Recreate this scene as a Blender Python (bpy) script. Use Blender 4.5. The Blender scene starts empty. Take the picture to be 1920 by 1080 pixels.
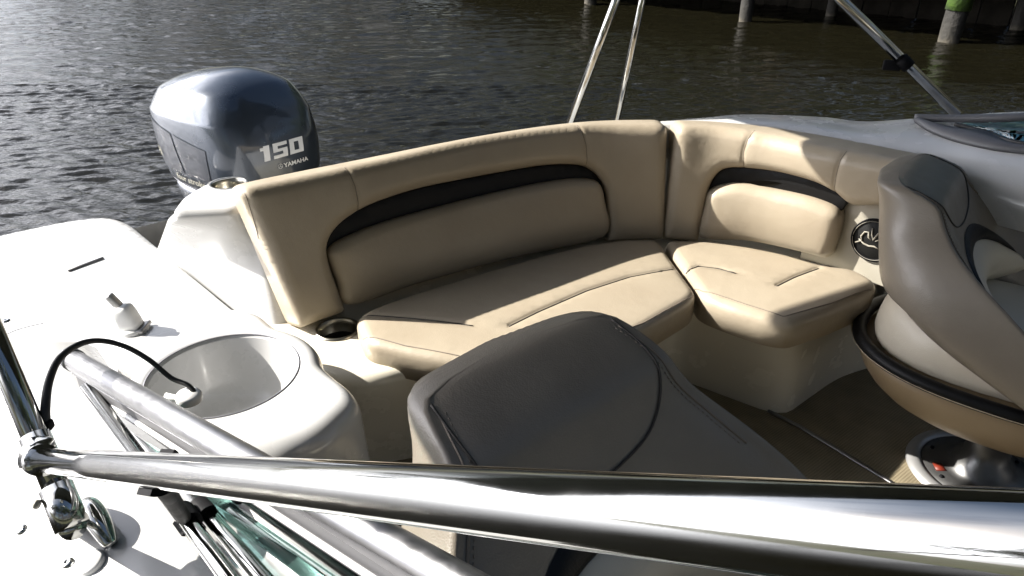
import bpy, bmesh, math, random
import numpy as np
from mathutils import Vector, Matrix, noise
from mathutils.geometry import delaunay_2d_cdt
from mathutils.bvhtree import BVHTree

random.seed(7); rng = np.random.default_rng(11)
scene = bpy.context.scene
col = scene.collection
R = math.radians

# ------------------------------------------------------------------ camera
F, TH, H = 1350.0, R(28), 1.4
CT, ST = math.cos(TH), math.sin(TH)
cam_d = bpy.data.cameras.new('camera'); cam = bpy.data.objects.new('camera', cam_d)
col.objects.link(cam); scene.camera = cam
cam.location = (0, 0, H); cam.rotation_euler = (R(90) - TH, 0, 0)
cam_d.sensor_width = 36; cam_d.lens = 36 * F / 1920
cam_d.clip_start = 0.02; cam_d.clip_end = 3000
# ------------------------------------------------------------------ light
SUN_AZ, SUN_EL = math.atan2(0.14, -0.99), R(33)      # where the sun stands
to_sun = Vector((math.cos(SUN_AZ) * math.cos(SUN_EL), math.sin(SUN_AZ) * math.cos(SUN_EL), math.sin(SUN_EL)))
world = bpy.data.worlds.new('World'); scene.world = world; world.use_nodes = True
wn = world.node_tree.nodes; wl = world.node_tree.links
sky = wn.new('ShaderNodeTexSky'); sky.sky_type = 'NISHITA'; sky.sun_disc = False
sky.sun_elevation = SUN_EL; sky.sun_rotation = math.atan2(to_sun.x, to_sun.y)
sky.air_density = 1.0; sky.dust_density = 1.2; sky.ozone_density = 1.0
# broken bright cloud that thins out overhead
wtc = wn.new('ShaderNodeTexCoord'); wmp = wn.new('ShaderNodeMapping'); wmp.inputs['Scale'].default_value = (1, 1, 2.6)
wno = wn.new('ShaderNodeTexNoise'); wno.inputs['Scale'].default_value = 2.1; wno.inputs['Detail'].default_value = 7; wno.inputs['Roughness'].default_value = .58
wcr = wn.new('ShaderNodeValToRGB'); wcr.color_ramp.elements[0].position = .30; wcr.color_ramp.elements[1].position = .54
wmx = wn.new('ShaderNodeMix'); wmx.data_type = 'RGBA'; wmx.inputs['B'].default_value = (13.5, 14.3, 15.2, 1)
wl.new(wtc.outputs['Generated'], wmp.inputs[0]); wl.new(wmp.outputs[0], wno.inputs['Vector']); wl.new(wno.outputs['Fac'], wcr.inputs[0])
wsp = wn.new('ShaderNodeSeparateXYZ'); wl.new(wtc.outputs['Generated'], wsp.inputs[0])
wel = wn.new('ShaderNodeMapRange'); wel.interpolation_type = 'SMOOTHSTEP'; wel.inputs['From Min'].default_value = .25; wel.inputs['From Max'].default_value = .72
wel.inputs['To Min'].default_value = 1; wel.inputs['To Max'].default_value = .06; wl.new(wsp.outputs['Z'], wel.inputs[0])
wmu = wn.new('ShaderNodeMath'); wmu.operation = 'MULTIPLY'; wl.new(wcr.outputs[0], wmu.inputs[0]); wl.new(wel.outputs[0], wmu.inputs[1])
wl.new(wmu.outputs[0], wmx.inputs['Factor'])
# cloud is brightest around the sun (forward scatter)
wdt = wn.new('ShaderNodeVectorMath'); wdt.operation = 'DOT_PRODUCT'; wdt.inputs[1].default_value = to_sun
wnm = wn.new('ShaderNodeVectorMath'); wnm.operation = 'NORMALIZE'; wl.new(wtc.outputs['Generated'], wnm.inputs[0]); wl.new(wnm.outputs[0], wdt.inputs[0])
wph = wn.new('ShaderNodeMapRange'); wph.interpolation_type = 'SMOOTHSTEP'; wph.inputs['From Min'].default_value = .48; wph.inputs['From Max'].default_value = 1.0
wph.inputs['To Min'].default_value = 1.3; wph.inputs['To Max'].default_value = 66.0; wl.new(wdt.outputs['Value'], wph.inputs[0])
wcl = wn.new('ShaderNodeCombineColor'); wcb = wn.new('ShaderNodeMath'); wcb.operation = 'MULTIPLY'; wcb.inputs[1].default_value = 1.06
wl.new(wph.outputs[0], wcl.inputs[0]); wl.new(wph.outputs[0], wcl.inputs[1]); wl.new(wph.outputs[0], wcb.inputs[0]); wl.new(wcb.outputs[0], wcl.inputs[2])
wl.new(wcl.outputs[0], wmx.inputs['B']); wl.new(sky.outputs[0], wmx.inputs['A']); wl.new(wmx.outputs['Result'], wn['Background'].inputs[0])
wn['Background'].inputs[1].default_value = 0.05
sd = bpy.data.lights.new('sun', 'SUN'); sd.energy = 5.0; sd.angle = R(0.55); sd.color = (1, .95, .87)
sun = bpy.data.objects.new('sun', sd); col.objects.link(sun)
sun.rotation_euler = to_sun.to_track_quat('Z', 'Y').to_euler(); sun.location = to_sun * 20
vs = scene.view_settings; vs.view_transform = 'Standard'; vs.look = 'None'; vs.exposure = 1.6; vs.gamma = 1
vs.use_curve_mapping = False
scene.cycles.caustics_reflective = False; scene.cycles.caustics_refractive = False

# ------------------------------------------------------------------ helpers
def ray(px, py):
    u, v = (px - 960) / F, (540 - py) / F
    return Vector((u, CT + v * ST, -ST + v * CT))
def at(px, py, z):                                   # photograph point on the level z
    r = ray(px, py); t = (z - H) / r.z
    return Vector((r.x * t, r.y * t, z))
def dep(px, py, t):                                  # photograph point at depth t
    r = ray(px, py); return Vector((r.x * t, r.y * t, H + r.z * t))
def proj(p):
    z = p[2] - H; d = p[1] * CT - z * ST; up = p[1] * ST + z * CT
    return 960 + F * p[0] / d, 540 - F * up / d

def empty(name, loc=(0, 0, 0), rz=0.0):
    o = bpy.data.objects.new(name, None); col.objects.link(o)
    o.location = loc; o.rotation_euler = (0, 0, rz); o.empty_display_size = .1
    return o
def tag(o, label=None, cat=None, group=None, kind=None):
    if label: o['label'] = label
    if cat: o['category'] = cat
    if group: o['group'] = group
    if kind: o['kind'] = kind
    return o
def add(name, verts, faces, mat, parent=None, smooth=True, subdiv=0, sharp=None):
    me = bpy.data.meshes.new(name)
    me.from_pydata([tuple(v) for v in verts], [], [tuple(f) for f in faces]); me.validate()
    bm = bmesh.new(); bm.from_mesh(me); bmesh.ops.recalc_face_normals(bm, faces=bm.faces[:]); bm.to_mesh(me); bm.free()
    o = bpy.data.objects.new(name, me); col.objects.link(o)
    if mat: me.materials.append(mat)
    if smooth:
        for p in me.polygons: p.use_smooth = True
        if sharp: me.set_sharp_from_angle(angle=R(sharp))
    if subdiv:
        m = o.modifiers.new('subdivision', 'SUBSURF'); m.levels = m.render_levels = subdiv
    if parent:
        o.parent = parent
    return o
class MB:                                            # collects pieces into one mesh
    def __init__(s): s.v = []; s.f = []
    def put(s, v, f):
        n = len(s.v); s.v += [Vector(q) for q in v]; s.f += [tuple(i + n for i in q) for q in f]; return s
    def build(s, name, mat, parent=None, **k): return add(name, s.v, s.f, mat, parent, **k)

def spline(pts, n=8, closed=False):                  # Catmull-Rom
    P = [Vector(p) for p in pts]; out = []; N = len(P)
    rngs = range(N) if closed else range(N - 1)
    for i in rngs:
        if closed: a, b, c, d = P[i - 1], P[i], P[(i + 1) % N], P[(i + 2) % N]
        else: a, b, c, d = P[max(i - 1, 0)], P[i], P[i + 1], P[min(i + 2, N - 1)]
        for k in range(n):
            t = k / n
            out.append(.5 * ((2 * b) + (c - a) * t + (2 * a - 5 * b + 4 * c - d) * t * t + (3 * b - a - 3 * c + d) * t ** 3))
    if not closed: out.append(P[-1].copy())
    return out
def resample(P, step=None, n=None, closed=False):
    P = [Vector(p) for p in P]
    if closed: P = P + [P[0]]
    L = [0]
    for a, b in zip(P, P[1:]): L.append(L[-1] + (b - a).length)
    tot = L[-1]
    if n is None: n = max(3, int(tot / step))
    out = []; j = 0
    m = n if closed else n - 1
    for i in range(n):
        d = tot * i / m
        while j < len(L) - 2 and L[j + 1] < d: j += 1
        s = (d - L[j]) / max(L[j + 1] - L[j], 1e-9)
        out.append(P[j].lerp(P[j + 1], min(s, 1)))
    return out
def tube(path, r, seg=12, cap=True, ry=None, up=None):
    P = [Vector(p) for p in path]; n = len(P); v = []; f = []
    t0 = (P[1] - P[0]).normalized()
    u = up or (Vector((0, 0, 1)) if abs(t0.z) < .9 else Vector((1, 0, 0)))
    u = Vector(u)
    rr = r if hasattr(r, '__len__') else [r] * n
    for i in range(n):
        t = (P[min(i + 1, n - 1)] - P[max(i - 1, 0)]).normalized()
        u = (u - t * u.dot(t)).normalized(); w = t.cross(u)
        for k in range(seg):
            a = 2 * math.pi * k / seg
            v.append(P[i] + u * math.cos(a) * (ry if ry else rr[i]) + w * math.sin(a) * rr[i])
    for i in range(n - 1):
        for k in range(seg):
            k2 = (k + 1) % seg
            f.append((i * seg + k, i * seg + k2, (i + 1) * seg + k2, (i + 1) * seg + k))
    if cap: f.append(tuple(range(seg))[::-1]); f.append(tuple((n - 1) * seg + k for k in range(seg)))
    return v, f
def loop_tube(path, r, seg=8):
    P = [Vector(p) for p in path]; n = len(P); v = []; f = []; u = Vector((0, 0, 1))
    for i in range(n):
        t = (P[(i + 1) % n] - P[i - 1]).normalized(); u2 = (Vector((0, 0, 1)) - t * t.z)
        u2 = u2.normalized() if u2.length > .05 else u; w = t.cross(u2)
        for k in range(seg):
            a = 2 * math.pi * k / seg; v.append(P[i] + u2 * math.cos(a) * r + w * math.sin(a) * r)
    for i in range(n):
        j = (i + 1) % n
        for k in range(seg):
            k2 = (k + 1) % seg; f.append((i * seg + k, i * seg + k2, j * seg + k2, j * seg + k))
    return v, f
def lathe(prof, seg=32, c=(0, 0, 0), M=None, sx=1, sy=1, cap0=False, cap1=False):
    v = []; f = []; n = len(prof); c = Vector(c)
    for r, z in prof:
        for k in range(seg):
            a = 2 * math.pi * k / seg
            q = Vector((r * math.cos(a) * sx, r * math.sin(a) * sy, z))
            v.append((M @ q if M else q) + c)
    for i in range(n - 1):
        for k in range(seg):
            k2 = (k + 1) % seg; f.append((i * seg + k, i * seg + k2, (i + 1) * seg + k2, (i + 1) * seg + k))
    if cap0: f.append(tuple(range(seg))[::-1])
    if cap1: f.append(tuple((n - 1) * seg + k for k in range(seg)))
    return v, f
def loft(rings, cap0=True, cap1=True):
    v = []; f = []; m = len(rings[0])
    for r in rings: v += [Vector(q) for q in r]
    for i in range(len(rings) - 1):
        for k in range(m):
            k2 = (k + 1) % m; f.append((i * m + k, i * m + k2, (i + 1) * m + k2, (i + 1) * m + k))
    if cap0: f.append(tuple(range(m))[::-1])
    if cap1: f.append(tuple((len(rings) - 1) * m + k for k in range(m)))
    return v, f
def box(c, sx, sy, sz, M=None, bev=0.0):
    c = Vector(c); bm = bmesh.new(); bmesh.ops.create_cube(bm, size=1)
    for q in bm.verts: q.co = Vector((q.co.x * sx, q.co.y * sy, q.co.z * sz))
    if bev: bmesh.ops.bevel(bm, geom=bm.edges[:], offset=bev, segments=2, profile=.5, affect='EDGES')
    bm.verts.index_update()
    v = [(M @ q.co if M else q.co.copy()) + c for q in bm.verts]; f = [tuple(q.index for q in p.verts) for p in bm.faces]
    bm.free(); return v, f

def seg_dist(P, poly, closed=True):                  # distance of points P (n,2) to a polyline
    A = np.array(poly); B = np.roll(A, -1, 0) if closed else A[1:]
    if not closed: A = A[:-1]
    best = np.full(len(P), 1e9)
    for a, b in zip(A, B):
        ab = b - a; l = (ab ** 2).sum() + 1e-12
        t = np.clip(((P - a) @ ab) / l, 0, 1)
        best = np.minimum(best, np.hypot(*(P - a - t[:, None] * ab).T))
    return best
def inside(P, poly):
    A = np.array(poly); B = np.roll(A, -1, 0); c = np.zeros(len(P), bool)
    for a, b in zip(A, B):
        m = ((a[1] > P[:, 1]) != (b[1] > P[:, 1]))
        with np.errstate(divide='ignore', invalid='ignore'):
            x = (b[0] - a[0]) * (P[:, 1] - a[1]) / (b[1] - a[1]) + a[0]
        c ^= m & (P[:, 0] < x)
    return c
def pillow(outline, h=.06, r=.03, crown=.0, base=0.0, mapf=None, grid=.03, step=.012, seams=(), groove=.004, gw=.006,
           round_n=0, two=False, crown_w=.15, closed_bottom=True):
    """upholstered slab over a 2-D outline: rounded edge of radius r, height h, seam grooves"""
    O = [Vector((p[0], p[1])) for p in outline]
    if round_n:
        O = [Vector((q[0], q[1])) for q in spline([(p[0], p[1], 0) for p in O], round_n, True)]
    O = [Vector((q.x, q.y)) for q in resample([(p[0], p[1], 0) for p in O], step=step, closed=True)]
    area = sum(a.x * b.y - b.x * a.y for a, b in zip(O, O[1:] + O[:1]))
    if area < 0: O.reverse()
    n = len(O); poly = np.array([(p.x, p.y) for p in O])
    nrm = np.roll(poly, 1, 0) - np.roll(poly, -1, 0); nrm = np.stack([nrm[:, 1], -nrm[:, 0]], 1)
    nrm /= np.linalg.norm(nrm, axis=1)[:, None] + 1e-9
    cand = []
    for ph in (18, 36, 54, 72, 90):
        d = r * (1 - math.cos(R(ph))); q = poly + nrm * d
        if d > step * .8: q = q[::2]
        k = (seg_dist(q, poly) >= d * .96) & inside(q, poly); cand.append(q[k])
    for s in seams:
        S = np.array([(p.x, p.y) for p in resample([(a, b, 0) for a, b in s], step=.012)])
        T = np.gradient(S, axis=0); T /= np.linalg.norm(T, axis=1)[:, None] + 1e-9
        N2 = np.stack([-T[:, 1], T[:, 0]], 1)
        for o in (-2 * gw, -gw, 0, gw, 2 * gw): cand.append(S + N2 * o)
    mn, mx = poly.min(0), poly.max(0)
    gx, gy = np.meshgrid(np.arange(mn[0], mx[0], grid), np.arange(mn[1], mx[1], grid)); g = np.stack([gx.ravel(), gy.ravel()], 1)
    g = g[inside(g, poly)]; g = g[seg_dist(g, poly) > r * 1.05]; cand.append(g)
    Q = np.concatenate(cand); ok = inside(Q, poly) & (seg_dist(Q, poly) > r * .03); Q = Q[ok]
    key = {}                                          # thin out near-duplicates
    for i, q in enumerate(Q): key.setdefault((round(q[0] / .0035), round(q[1] / .0035)), i)
    Q = Q[sorted(key.values())]
    V2 = [Vector((float(a), float(b))) for a, b in poly] + [Vector((float(a), float(b))) for a, b in Q]
    E2 = [(i, (i + 1) % n) for i in range(n)]
    vo, eo, fo, ov, oe, of = delaunay_2d_cdt(V2, E2, [], 1, 1e-6)
    P = np.array([(q.x, q.y) for q in vo]); D = seg_dist(P, poly)
    dd = np.clip(D, 0, r); Z = h - r + np.sqrt(np.maximum(r * r - (r - dd) ** 2, 0))
    Z += crown * (1 - np.exp(-np.maximum(D - r * .3, 0) / crown_w))
    for s in seams: Z -= groove * np.exp(-(seg_dist(P, s, False) / gw) ** 2)
    mp = mapf or (lambda a, b, c: Vector((a, b, c)))
    v = [mp(p[0], p[1], z) for p, z in zip(P, Z)]; f = [tuple(q) for q in fo]
    # outline vertex ids in order
    idx = {}
    for i, src in enumerate(ov):
        for s_ in src:
            if s_ < n: idx[s_] = i
    ids = [idx[i] for i in range(n)]
    if two:
        m0 = len(v); bz = base - (Z - (h - r))
        inv = {}
        for i, (p, z) in enumerate(zip(P, bz)):
            v.append(mp(p[0], p[1], z))
        f += [tuple(j + m0 for j in q)[::-1] for q in fo]
        for i in range(n):
            a, b = ids[i], ids[(i + 1) % n]; f.append((a, b, b + m0, a + m0))
    else:
        m0 = len(v)
        for i in ids: v.append(mp(P[i][0], P[i][1], base))
        for i in range(n):
            j = (i + 1) % n; f.append((ids[i], ids[j], m0 + j, m0 + i))
        if closed_bottom: f.append(tuple(m0 + i for i in range(n))[::-1])
    return v, f

# ------------------------------------------------------------------ materials
def mat(name, base=(.5, .5, .5), rough=.5, metal=0.0, coat=0.0, spec=.5, var=None, bump=None, rvar=None, ior=None, coat_rough=.05):
    m = bpy.data.materials.new(name); m.use_nodes = True; nt = m.node_tree; N = nt.nodes; L = nt.links
    b = N['Principled BSDF']
    b.inputs['Base Color'].default_value = (*base, 1); b.inputs['Roughness'].default_value = rough
    b.inputs['Metallic'].default_value = metal; b.inputs['Coat Weight'].default_value = coat
    b.inputs['Coat Roughness'].default_value = coat_rough; b.inputs['Specular IOR Level'].default_value = spec
    if ior: b.inputs['IOR'].default_value = ior
    tc = N.new('ShaderNodeTexCoord')
    def noi(scale, detail=4, dist=0.0, rough=.55):
        t = N.new('ShaderNodeTexNoise'); t.inputs['Scale'].default_value = scale; t.inputs['Detail'].default_value = detail
        t.inputs['Distortion'].default_value = dist; t.inputs['Roughness'].default_value = rough
        L.new(tc.outputs['Object'], t.inputs['Vector']); return t
    if var:                                            # (scale, other colour, lo, hi)
        t = noi(var[0], 6); r = N.new('ShaderNodeValToRGB'); r.color_ramp.elements[0].position = var[2]; r.color_ramp.elements[1].position = var[3]
        r.color_ramp.elements[0].color = (*base, 1); r.color_ramp.elements[1].color = (*var[1], 1)
        L.new(t.outputs['Fac'], r.inputs[0]); L.new(r.outputs[0], b.inputs['Base Color'])
    if rvar:                                           # (scale, lo, hi)
        t = noi(rvar[0], 5); mr = N.new('ShaderNodeMapRange'); mr.inputs['From Min'].default_value = .3; mr.inputs['From Max'].default_value = .7
        mr.inputs['To Min'].default_value = rvar[1]; mr.inputs['To Max'].default_value = rvar[2]
        L.new(t.outputs['Fac'], mr.inputs[0]); L.new(mr.outputs[0], b.inputs['Roughness'])
    if bump:                                           # list of (kind, scale, strength, distance)
        prev = None
        for kind, sc, st, di in bump:
            if kind == 'noise': t = noi(sc, 4); out = t.outputs['Fac']
            else:
                t = N.new('ShaderNodeTexVoronoi'); t.inputs['Scale'].default_value = sc; L.new(tc.outputs['Object'], t.inputs['Vector']); out = t.outputs['Distance']
            bp = N.new('ShaderNodeBump'); bp.inputs['Strength'].default_value = st; bp.inputs['Distance'].default_value = di
            L.new(out, bp.inputs['Height'])
            if prev: L.new(prev.outputs[0], bp.inputs['Normal'])
            prev = bp
        L.new(prev.outputs[0], b.inputs['Normal'])
    return m
M = {}
M['gel'] = mat('white gelcoat', (.47, .47, .465), .2, coat=.4, var=(3, (.435, .43, .42), .45, .8), rvar=(9, .16, .34), bump=[('noise', 5, .04, .02)])
M['gel_in'] = mat('cream gelcoat', (.70, .66, .56), .22, coat=.3, var=(1.5, (.63, .59, .49), .3, .8), rvar=(12, .2, .3), bump=[('noise', 6, .05, .02)])
M['liner'] = mat('shade darkened cream gelcoat', (.29, .27, .225), .3, coat=.2)  # interior gelcoat colour darkened to stand for dimmer light on the speaker wall
VB = [('voronoi', 420, .16, .0015), ('noise', 8, .25, .012), ('noise', 26, .16, .004)]
M['vinyl'] = mat('tan vinyl', (.335, .286, .215), .36, var=(6, (.305, .256, .19), .4, .75), rvar=(14, .30, .46), bump=VB)
M['vinyl_pad'] = mat('sand vinyl', (.335, .286, .215), .36, var=(5, (.305, .256, .19), .4, .75), rvar=(13, .30, .46), bump=VB)
M['black_vinyl'] = mat('black vinyl', (.004, .004, .0045), .5, spec=.22, bump=VB)
M['taupe'] = mat('taupe vinyl', (.17, .147, .117), .34, var=(7, (.145, .125, .10), .4, .75), rvar=(12, .32, .47), bump=VB)
M['chair_tan'] = mat('chair tan vinyl', (.26, .195, .12), .42, var=(7, (.23, .17, .10), .4, .75), bump=VB)
M['chair_cream'] = mat('cream vinyl', (.5, .45, .36), .4, bump=VB)
M['seam'] = mat('seam', (.03, .025, .02), .7)
M['thread'] = mat('thread', (.17, .14, .11), .7)
M['thread_pale'] = mat('pale thread', (.5, .42, .3), .7)
M['steel'] = mat('polished stainless steel', (.40, .40, .385), .07, metal=1, rvar=(26, .04, .13), bump=[('noise', 40, .015, .003)])
M['alu'] = mat('brushed aluminium', (.30, .30, .31), .34, metal=1, rvar=(60, .3, .46))
M['alu_paint'] = mat('satin silver frame', (.085, .085, .09), .5, metal=.0, bump=[('noise', 600, .12, .001)])
M['steel_dull'] = mat('dull cup steel', (.40, .385, .34), .3, metal=1)
M['black_plastic'] = mat('black plastic', (.006, .006, .007), .65, spec=.08, rvar=(30, .55, .75))
M['rubber'] = mat('black rubber', (.012, .012, .012), .6)
M['white_plastic'] = mat('white plastic', (.74, .74, .73), .35)
M['cowl'] = mat('blue grey metallic paint', (.033, .043, .060), .3, metal=.5, coat=1, coat_rough=.06, rvar=(7, .24, .36))
M['cowl_dark'] = mat('dark grey paint', (.018, .022, .032), .3, metal=.3, coat=.8)
M['decal'] = mat('silver decal', (.72, .73, .74), .35, metal=.1)
M['emblem'] = mat('dull emblem', (.26, .24, .2), .5)
M['stripe'] = mat('grey stripe', (.22, .22, .24), .4)
M['decal_gold'] = mat('pale decal', (.30, .29, .24), .4)
M['grille'] = mat('speaker black', (.005, .005, .005), .6, spec=.2)
M['canvas'] = mat('grey green canvas', (.055, .066, .062), .9, bump=[('voronoi', 900, .2, .001)])
M['leaf'] = mat('foliage', (.035, .06, .018), .6, var=(2.2, (.075, .10, .03), .35, .7))
M['bark'] = mat('bark', (.09, .07, .05), .9, bump=[('noise', 14, .6, .03)])
M['wood'] = mat('weathered dock wood', (.016, .014, .011), .95, spec=.1, var=(5, (.009, .008, .006), .35, .7), bump=[('noise', 22, .5, .02)])
M['bank'] = mat('grassy bank', (.05, .06, .025), .95, var=(1.2, (.08, .07, .04), .4, .7), bump=[('noise', 4, .8, .1)])
M['red'] = mat('red sticker', (.13, .015, .006), .5)
M['base_paint'] = mat('grey pedestal plate', (.10, .10, .10), .35, metal=.8, rvar=(20, .28, .45))
M['ring'] = mat('pedestal trim ring', (.36, .36, .36), .4, metal=.6)

def mat_pile():
    m = mat('algae stained piling', (.11, .095, .075), .85, bump=[('noise', 16, .7, .03)])
    nt = m.node_tree; N = nt.nodes; L = nt.links; b = N['Principled BSDF']
    g = N.new('ShaderNodeNewGeometry'); sx = N.new('ShaderNodeSeparateXYZ'); L.new(g.outputs['Position'], sx.inputs[0])
    no = N.new('ShaderNodeTexNoise'); no.inputs['Scale'].default_value = 5; L.new(g.outputs['Position'], no.inputs['Vector'])
    ma = N.new('ShaderNodeMath'); ma.operation = 'MULTIPLY_ADD'; ma.inputs[1].default_value = .22; L.new(no.outputs['Fac'], ma.inputs[0]); L.new(sx.outputs['Z'], ma.inputs[2])
    mr = N.new('ShaderNodeMapRange'); mr.inputs['From Min'].default_value = -.45; mr.inputs['From Max'].default_value = 1.0; L.new(ma.outputs[0], mr.inputs[0])
    r = N.new('ShaderNodeValToRGB'); e = r.color_ramp.elements
    e[0].position = .0; e[0].color = (.02, .018, .012, 1); e[1].position = .09; e[1].color = (.06, .052, .038, 1)
    for p, c in ((.15, (.02, .018, .014, 1)), (.34, (.013, .012, .010, 1)), (.6, (.013, .012, .010, 1))):
        q = e.new(p); q.color = c
    L.new(mr.outputs[0], r.inputs[0]); L.new(r.outputs[0], b.inputs['Base Color'])
    return m
M['pile'] = mat_pile()
M['moss'] = mat('green piling sleeve', (.05, .10, .008), .8, var=(9, (.02, .03, .01), .4, .7), bump=[('noise', 16, .6, .02)])

def mat_floor():
    m = mat('woven sole covering', (.22, .18, .11), .8)
    nt = m.node_tree; N = nt.nodes; L = nt.links; b = N['Principled BSDF']
    tc = N.new('ShaderNodeTexCoord'); mp = N.new('ShaderNodeMapping'); mp.inputs['Rotation'].default_value = (0, 0, R(-38))
    L.new(tc.outputs['Object'], mp.inputs[0])
    w1 = N.new('ShaderNodeTexWave'); w1.inputs['Scale'].default_value = 60; w1.inputs['Distortion'].default_value = .6; w1.bands_direction = 'X'
    w2 = N.new('ShaderNodeTexWave'); w2.inputs['Scale'].default_value = 42; w2.inputs['Distortion'].default_value = .6; w2.bands_direction = 'Y'
    L.new(mp.outputs[0], w1.inputs[0]); L.new(mp.outputs[0], w2.inputs[0])
    mx = N.new('ShaderNodeMath'); mx.operation = 'MULTIPLY'; L.new(w1.outputs['Fac'], mx.inputs[0]); L.new(w2.outputs['Fac'], mx.inputs[1])
    no = N.new('ShaderNodeTexNoise'); no.inputs['Scale'].default_value = 9; no.inputs['Detail'].default_value = 8; L.new(tc.outputs['Object'], no.inputs['Vector'])
    ad = N.new('ShaderNodeMath'); ad.operation = 'MULTIPLY_ADD'; ad.inputs[1].default_value = .5; L.new(mx.outputs[0], ad.inputs[0]); L.new(no.outputs['Fac'], ad.inputs[2])
    r = N.new('ShaderNodeValToRGB'); r.color_ramp.elements[0].position = .3; r.color_ramp.elements[1].position = .95
    r.color_ramp.elements[0].color = (.13, .105, .062, 1); r.color_ramp.elements[1].color = (.29, .245, .16, 1)
    L.new(ad.outputs[0], r.inputs[0]); L.new(r.outputs[0], b.inputs['Base Color'])
    bp = N.new('ShaderNodeBump'); bp.inputs['Strength'].default_value = .5; bp.inputs['Distance'].default_value = .002
    L.new(mx.outputs[0], bp.inputs['Height']); L.new(bp.outputs[0], b.inputs['Normal'])
    return m
M['floor'] = mat_floor()

def mat_water():
    m = bpy.data.materials.new('river water'); m.use_nodes = True; nt = m.node_tree; N = nt.nodes; L = nt.links; b = N['Principled BSDF']
    b.inputs['Base Color'].default_value = (.006, .0055, .0028, 1); b.inputs['Roughness'].default_value = .04
    b.inputs['IOR'].default_value = 1.34
    g = N.new('ShaderNodeNewGeometry'); mp = N.new('ShaderNodeMapping'); mp.inputs['Scale'].default_value = (.55, 1.3, 1)
    L.new(g.outputs['Position'], mp.inputs[0])
    prev = None
    for sc, st, di in ((9.5, .6, .02), (24, .5, .007)):
        t = N.new('ShaderNodeTexNoise'); t.inputs['Scale'].default_value = sc; t.inputs['Detail'].default_value = 3; t.inputs['Distortion'].default_value = .4
        L.new(mp.outputs[0], t.inputs['Vector'])
        bp = N.new('ShaderNodeBump'); bp.inputs['Strength'].default_value = st; bp.inputs['Distance'].default_value = di
        L.new(t.outputs['Fac'], bp.inputs['Height'])
        if prev: L.new(prev.outputs[0], bp.inputs['Normal'])
        prev = bp
    L.new(prev.outputs[0], b.inputs['Normal'])
    return m
M['water'] = mat_water()
def mat_glass():
    m = bpy.data.materials.new('teal tinted glass'); m.use_nodes = True; b = m.node_tree.nodes['Principled BSDF']
    b.inputs['Base Color'].default_value = (.30, .56, .52, 1); b.inputs['Transmission Weight'].default_value = 1
    b.inputs['Roughness'].default_value = .0; b.inputs['IOR'].default_value = 1.45
    return m
M['glass'] = mat_glass()

# ------------------------------------------------------------------ water, banks
WZ = -.45
def build_water():
    comps = []
    for i in range(84):
        lam = .07 * (3.0 ** rng.random()) if i < 66 else rng.uniform(.25, .6); th = rng.normal(R(95), R(20)); k = 2 * math.pi / lam
        sl = .050 if lam < .25 else .026; comps.append((k * math.cos(th), k * math.sin(th), sl / k, rng.random() * 6.28))
    V = []; faces = []
    for xs, ys, fx in ((np.arange(-7.5, 7.6, .034), np.append(np.arange(1.2, 8.5, .024), 8.5), .3), (np.arange(-14, 14, .075), np.arange(8.5, 21, .048), .6)):
        X, Y = np.meshgrid(xs, ys); Zd = np.zeros_like(X)
        for kx, ky, a, ph in comps:
            if fx > .5 and math.hypot(kx, ky) > 2 * math.pi / .115: continue
            arg = kx * X + ky * Y + ph; Zd += a * (np.sin(arg) + .25 * np.sin(2 * arg + 1.2))
        patch = .5 + .5 * np.sin(.55 * X + .8 * Y + 1) * np.sin(.9 * X - .35 * Y) + .25 * np.sin(2.1 * X + 1.3 * Y)
        m = np.minimum.reduce([X - xs[0], xs[-1] - X] + ([Y - ys[0]] if fx < .5 else [ys[-1] - Y])); e = np.clip(m / fx, 0, 1)
        Zd = Zd * (.72 + .4 * patch) * e - .05 * (1 - np.clip(m / .15, 0, 1))
        nx, ny = len(xs), len(ys); n0 = len(V)
        V += np.stack([X.ravel(), Y.ravel(), (Zd + WZ).ravel()], 1).tolist()
        ii = np.arange(nx * ny).reshape(ny, nx) + n0
        faces += np.stack([ii[:-1, :-1].ravel(), ii[:-1, 1:].ravel(), ii[1:, 1:].ravel(), ii[1:, :-1].ravel()], 1).tolist()
    n0 = len(V); b = 1500; z = WZ - .045
    V += [(-b, -b, z), (b, -b, z), (b, b, z), (-b, b, z)]; faces.append([n0, n0 + 1, n0 + 2, n0 + 3])
    me = bpy.data.meshes.new('water'); me.from_pydata(V, [], faces); me.materials.append(M['water'])
    me.polygons.foreach_set('use_smooth', [True] * len(me.polygons))
    o = bpy.data.objects.new('water', me); col.objects.link(o); tag(o, kind='structure')
    return o
build_water()

DA, DN = Vector((-.72, .694, 0)), Vector((.694, .72, 0))      # along the dock, towards its shore
D0 = Vector((6.62, 11.44, 0))
def strip(name, pts_front, pts_back, z0, z1, m, n=26, amp=.5):
    v = []; f = []
    for j in range(5):
        s = j / 4
        for i in range(n):
            p = pts_front.lerp(pts_back, 0) if False else None
            a = pts_front[0].lerp(pts_front[1], i / (n - 1)); b = pts_back[0].lerp(pts_back[1], i / (n - 1))
            q = a.lerp(b, s); q.z = z0 + (z1 - z0) * (s ** .6) + amp * noise.noise(q * .35) * s
            v.append(q)
    for j in range(4):
        for i in range(n - 1):
            k = j * n + i; f.append((k, k + 1, k + n + 1, k + n))
    return tag(add(name, v, f, m), kind='structure')
strip('shore_bank', (D0 - DA * 45 + DN * 2.9, D0 + DA * 14 + DN * 2.9), (D0 - DA * 45 + DN * 40, D0 + DA * 14 + DN * 40), -.3, 2.0, M['bank'])
strip('far_bank', (Vector((-70, 36, 0)), Vector((30, 42, 0))), (Vector((-70, 90, 0)), Vector((30, 90, 0))), -.7, 2.5, M['bank'])

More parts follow.
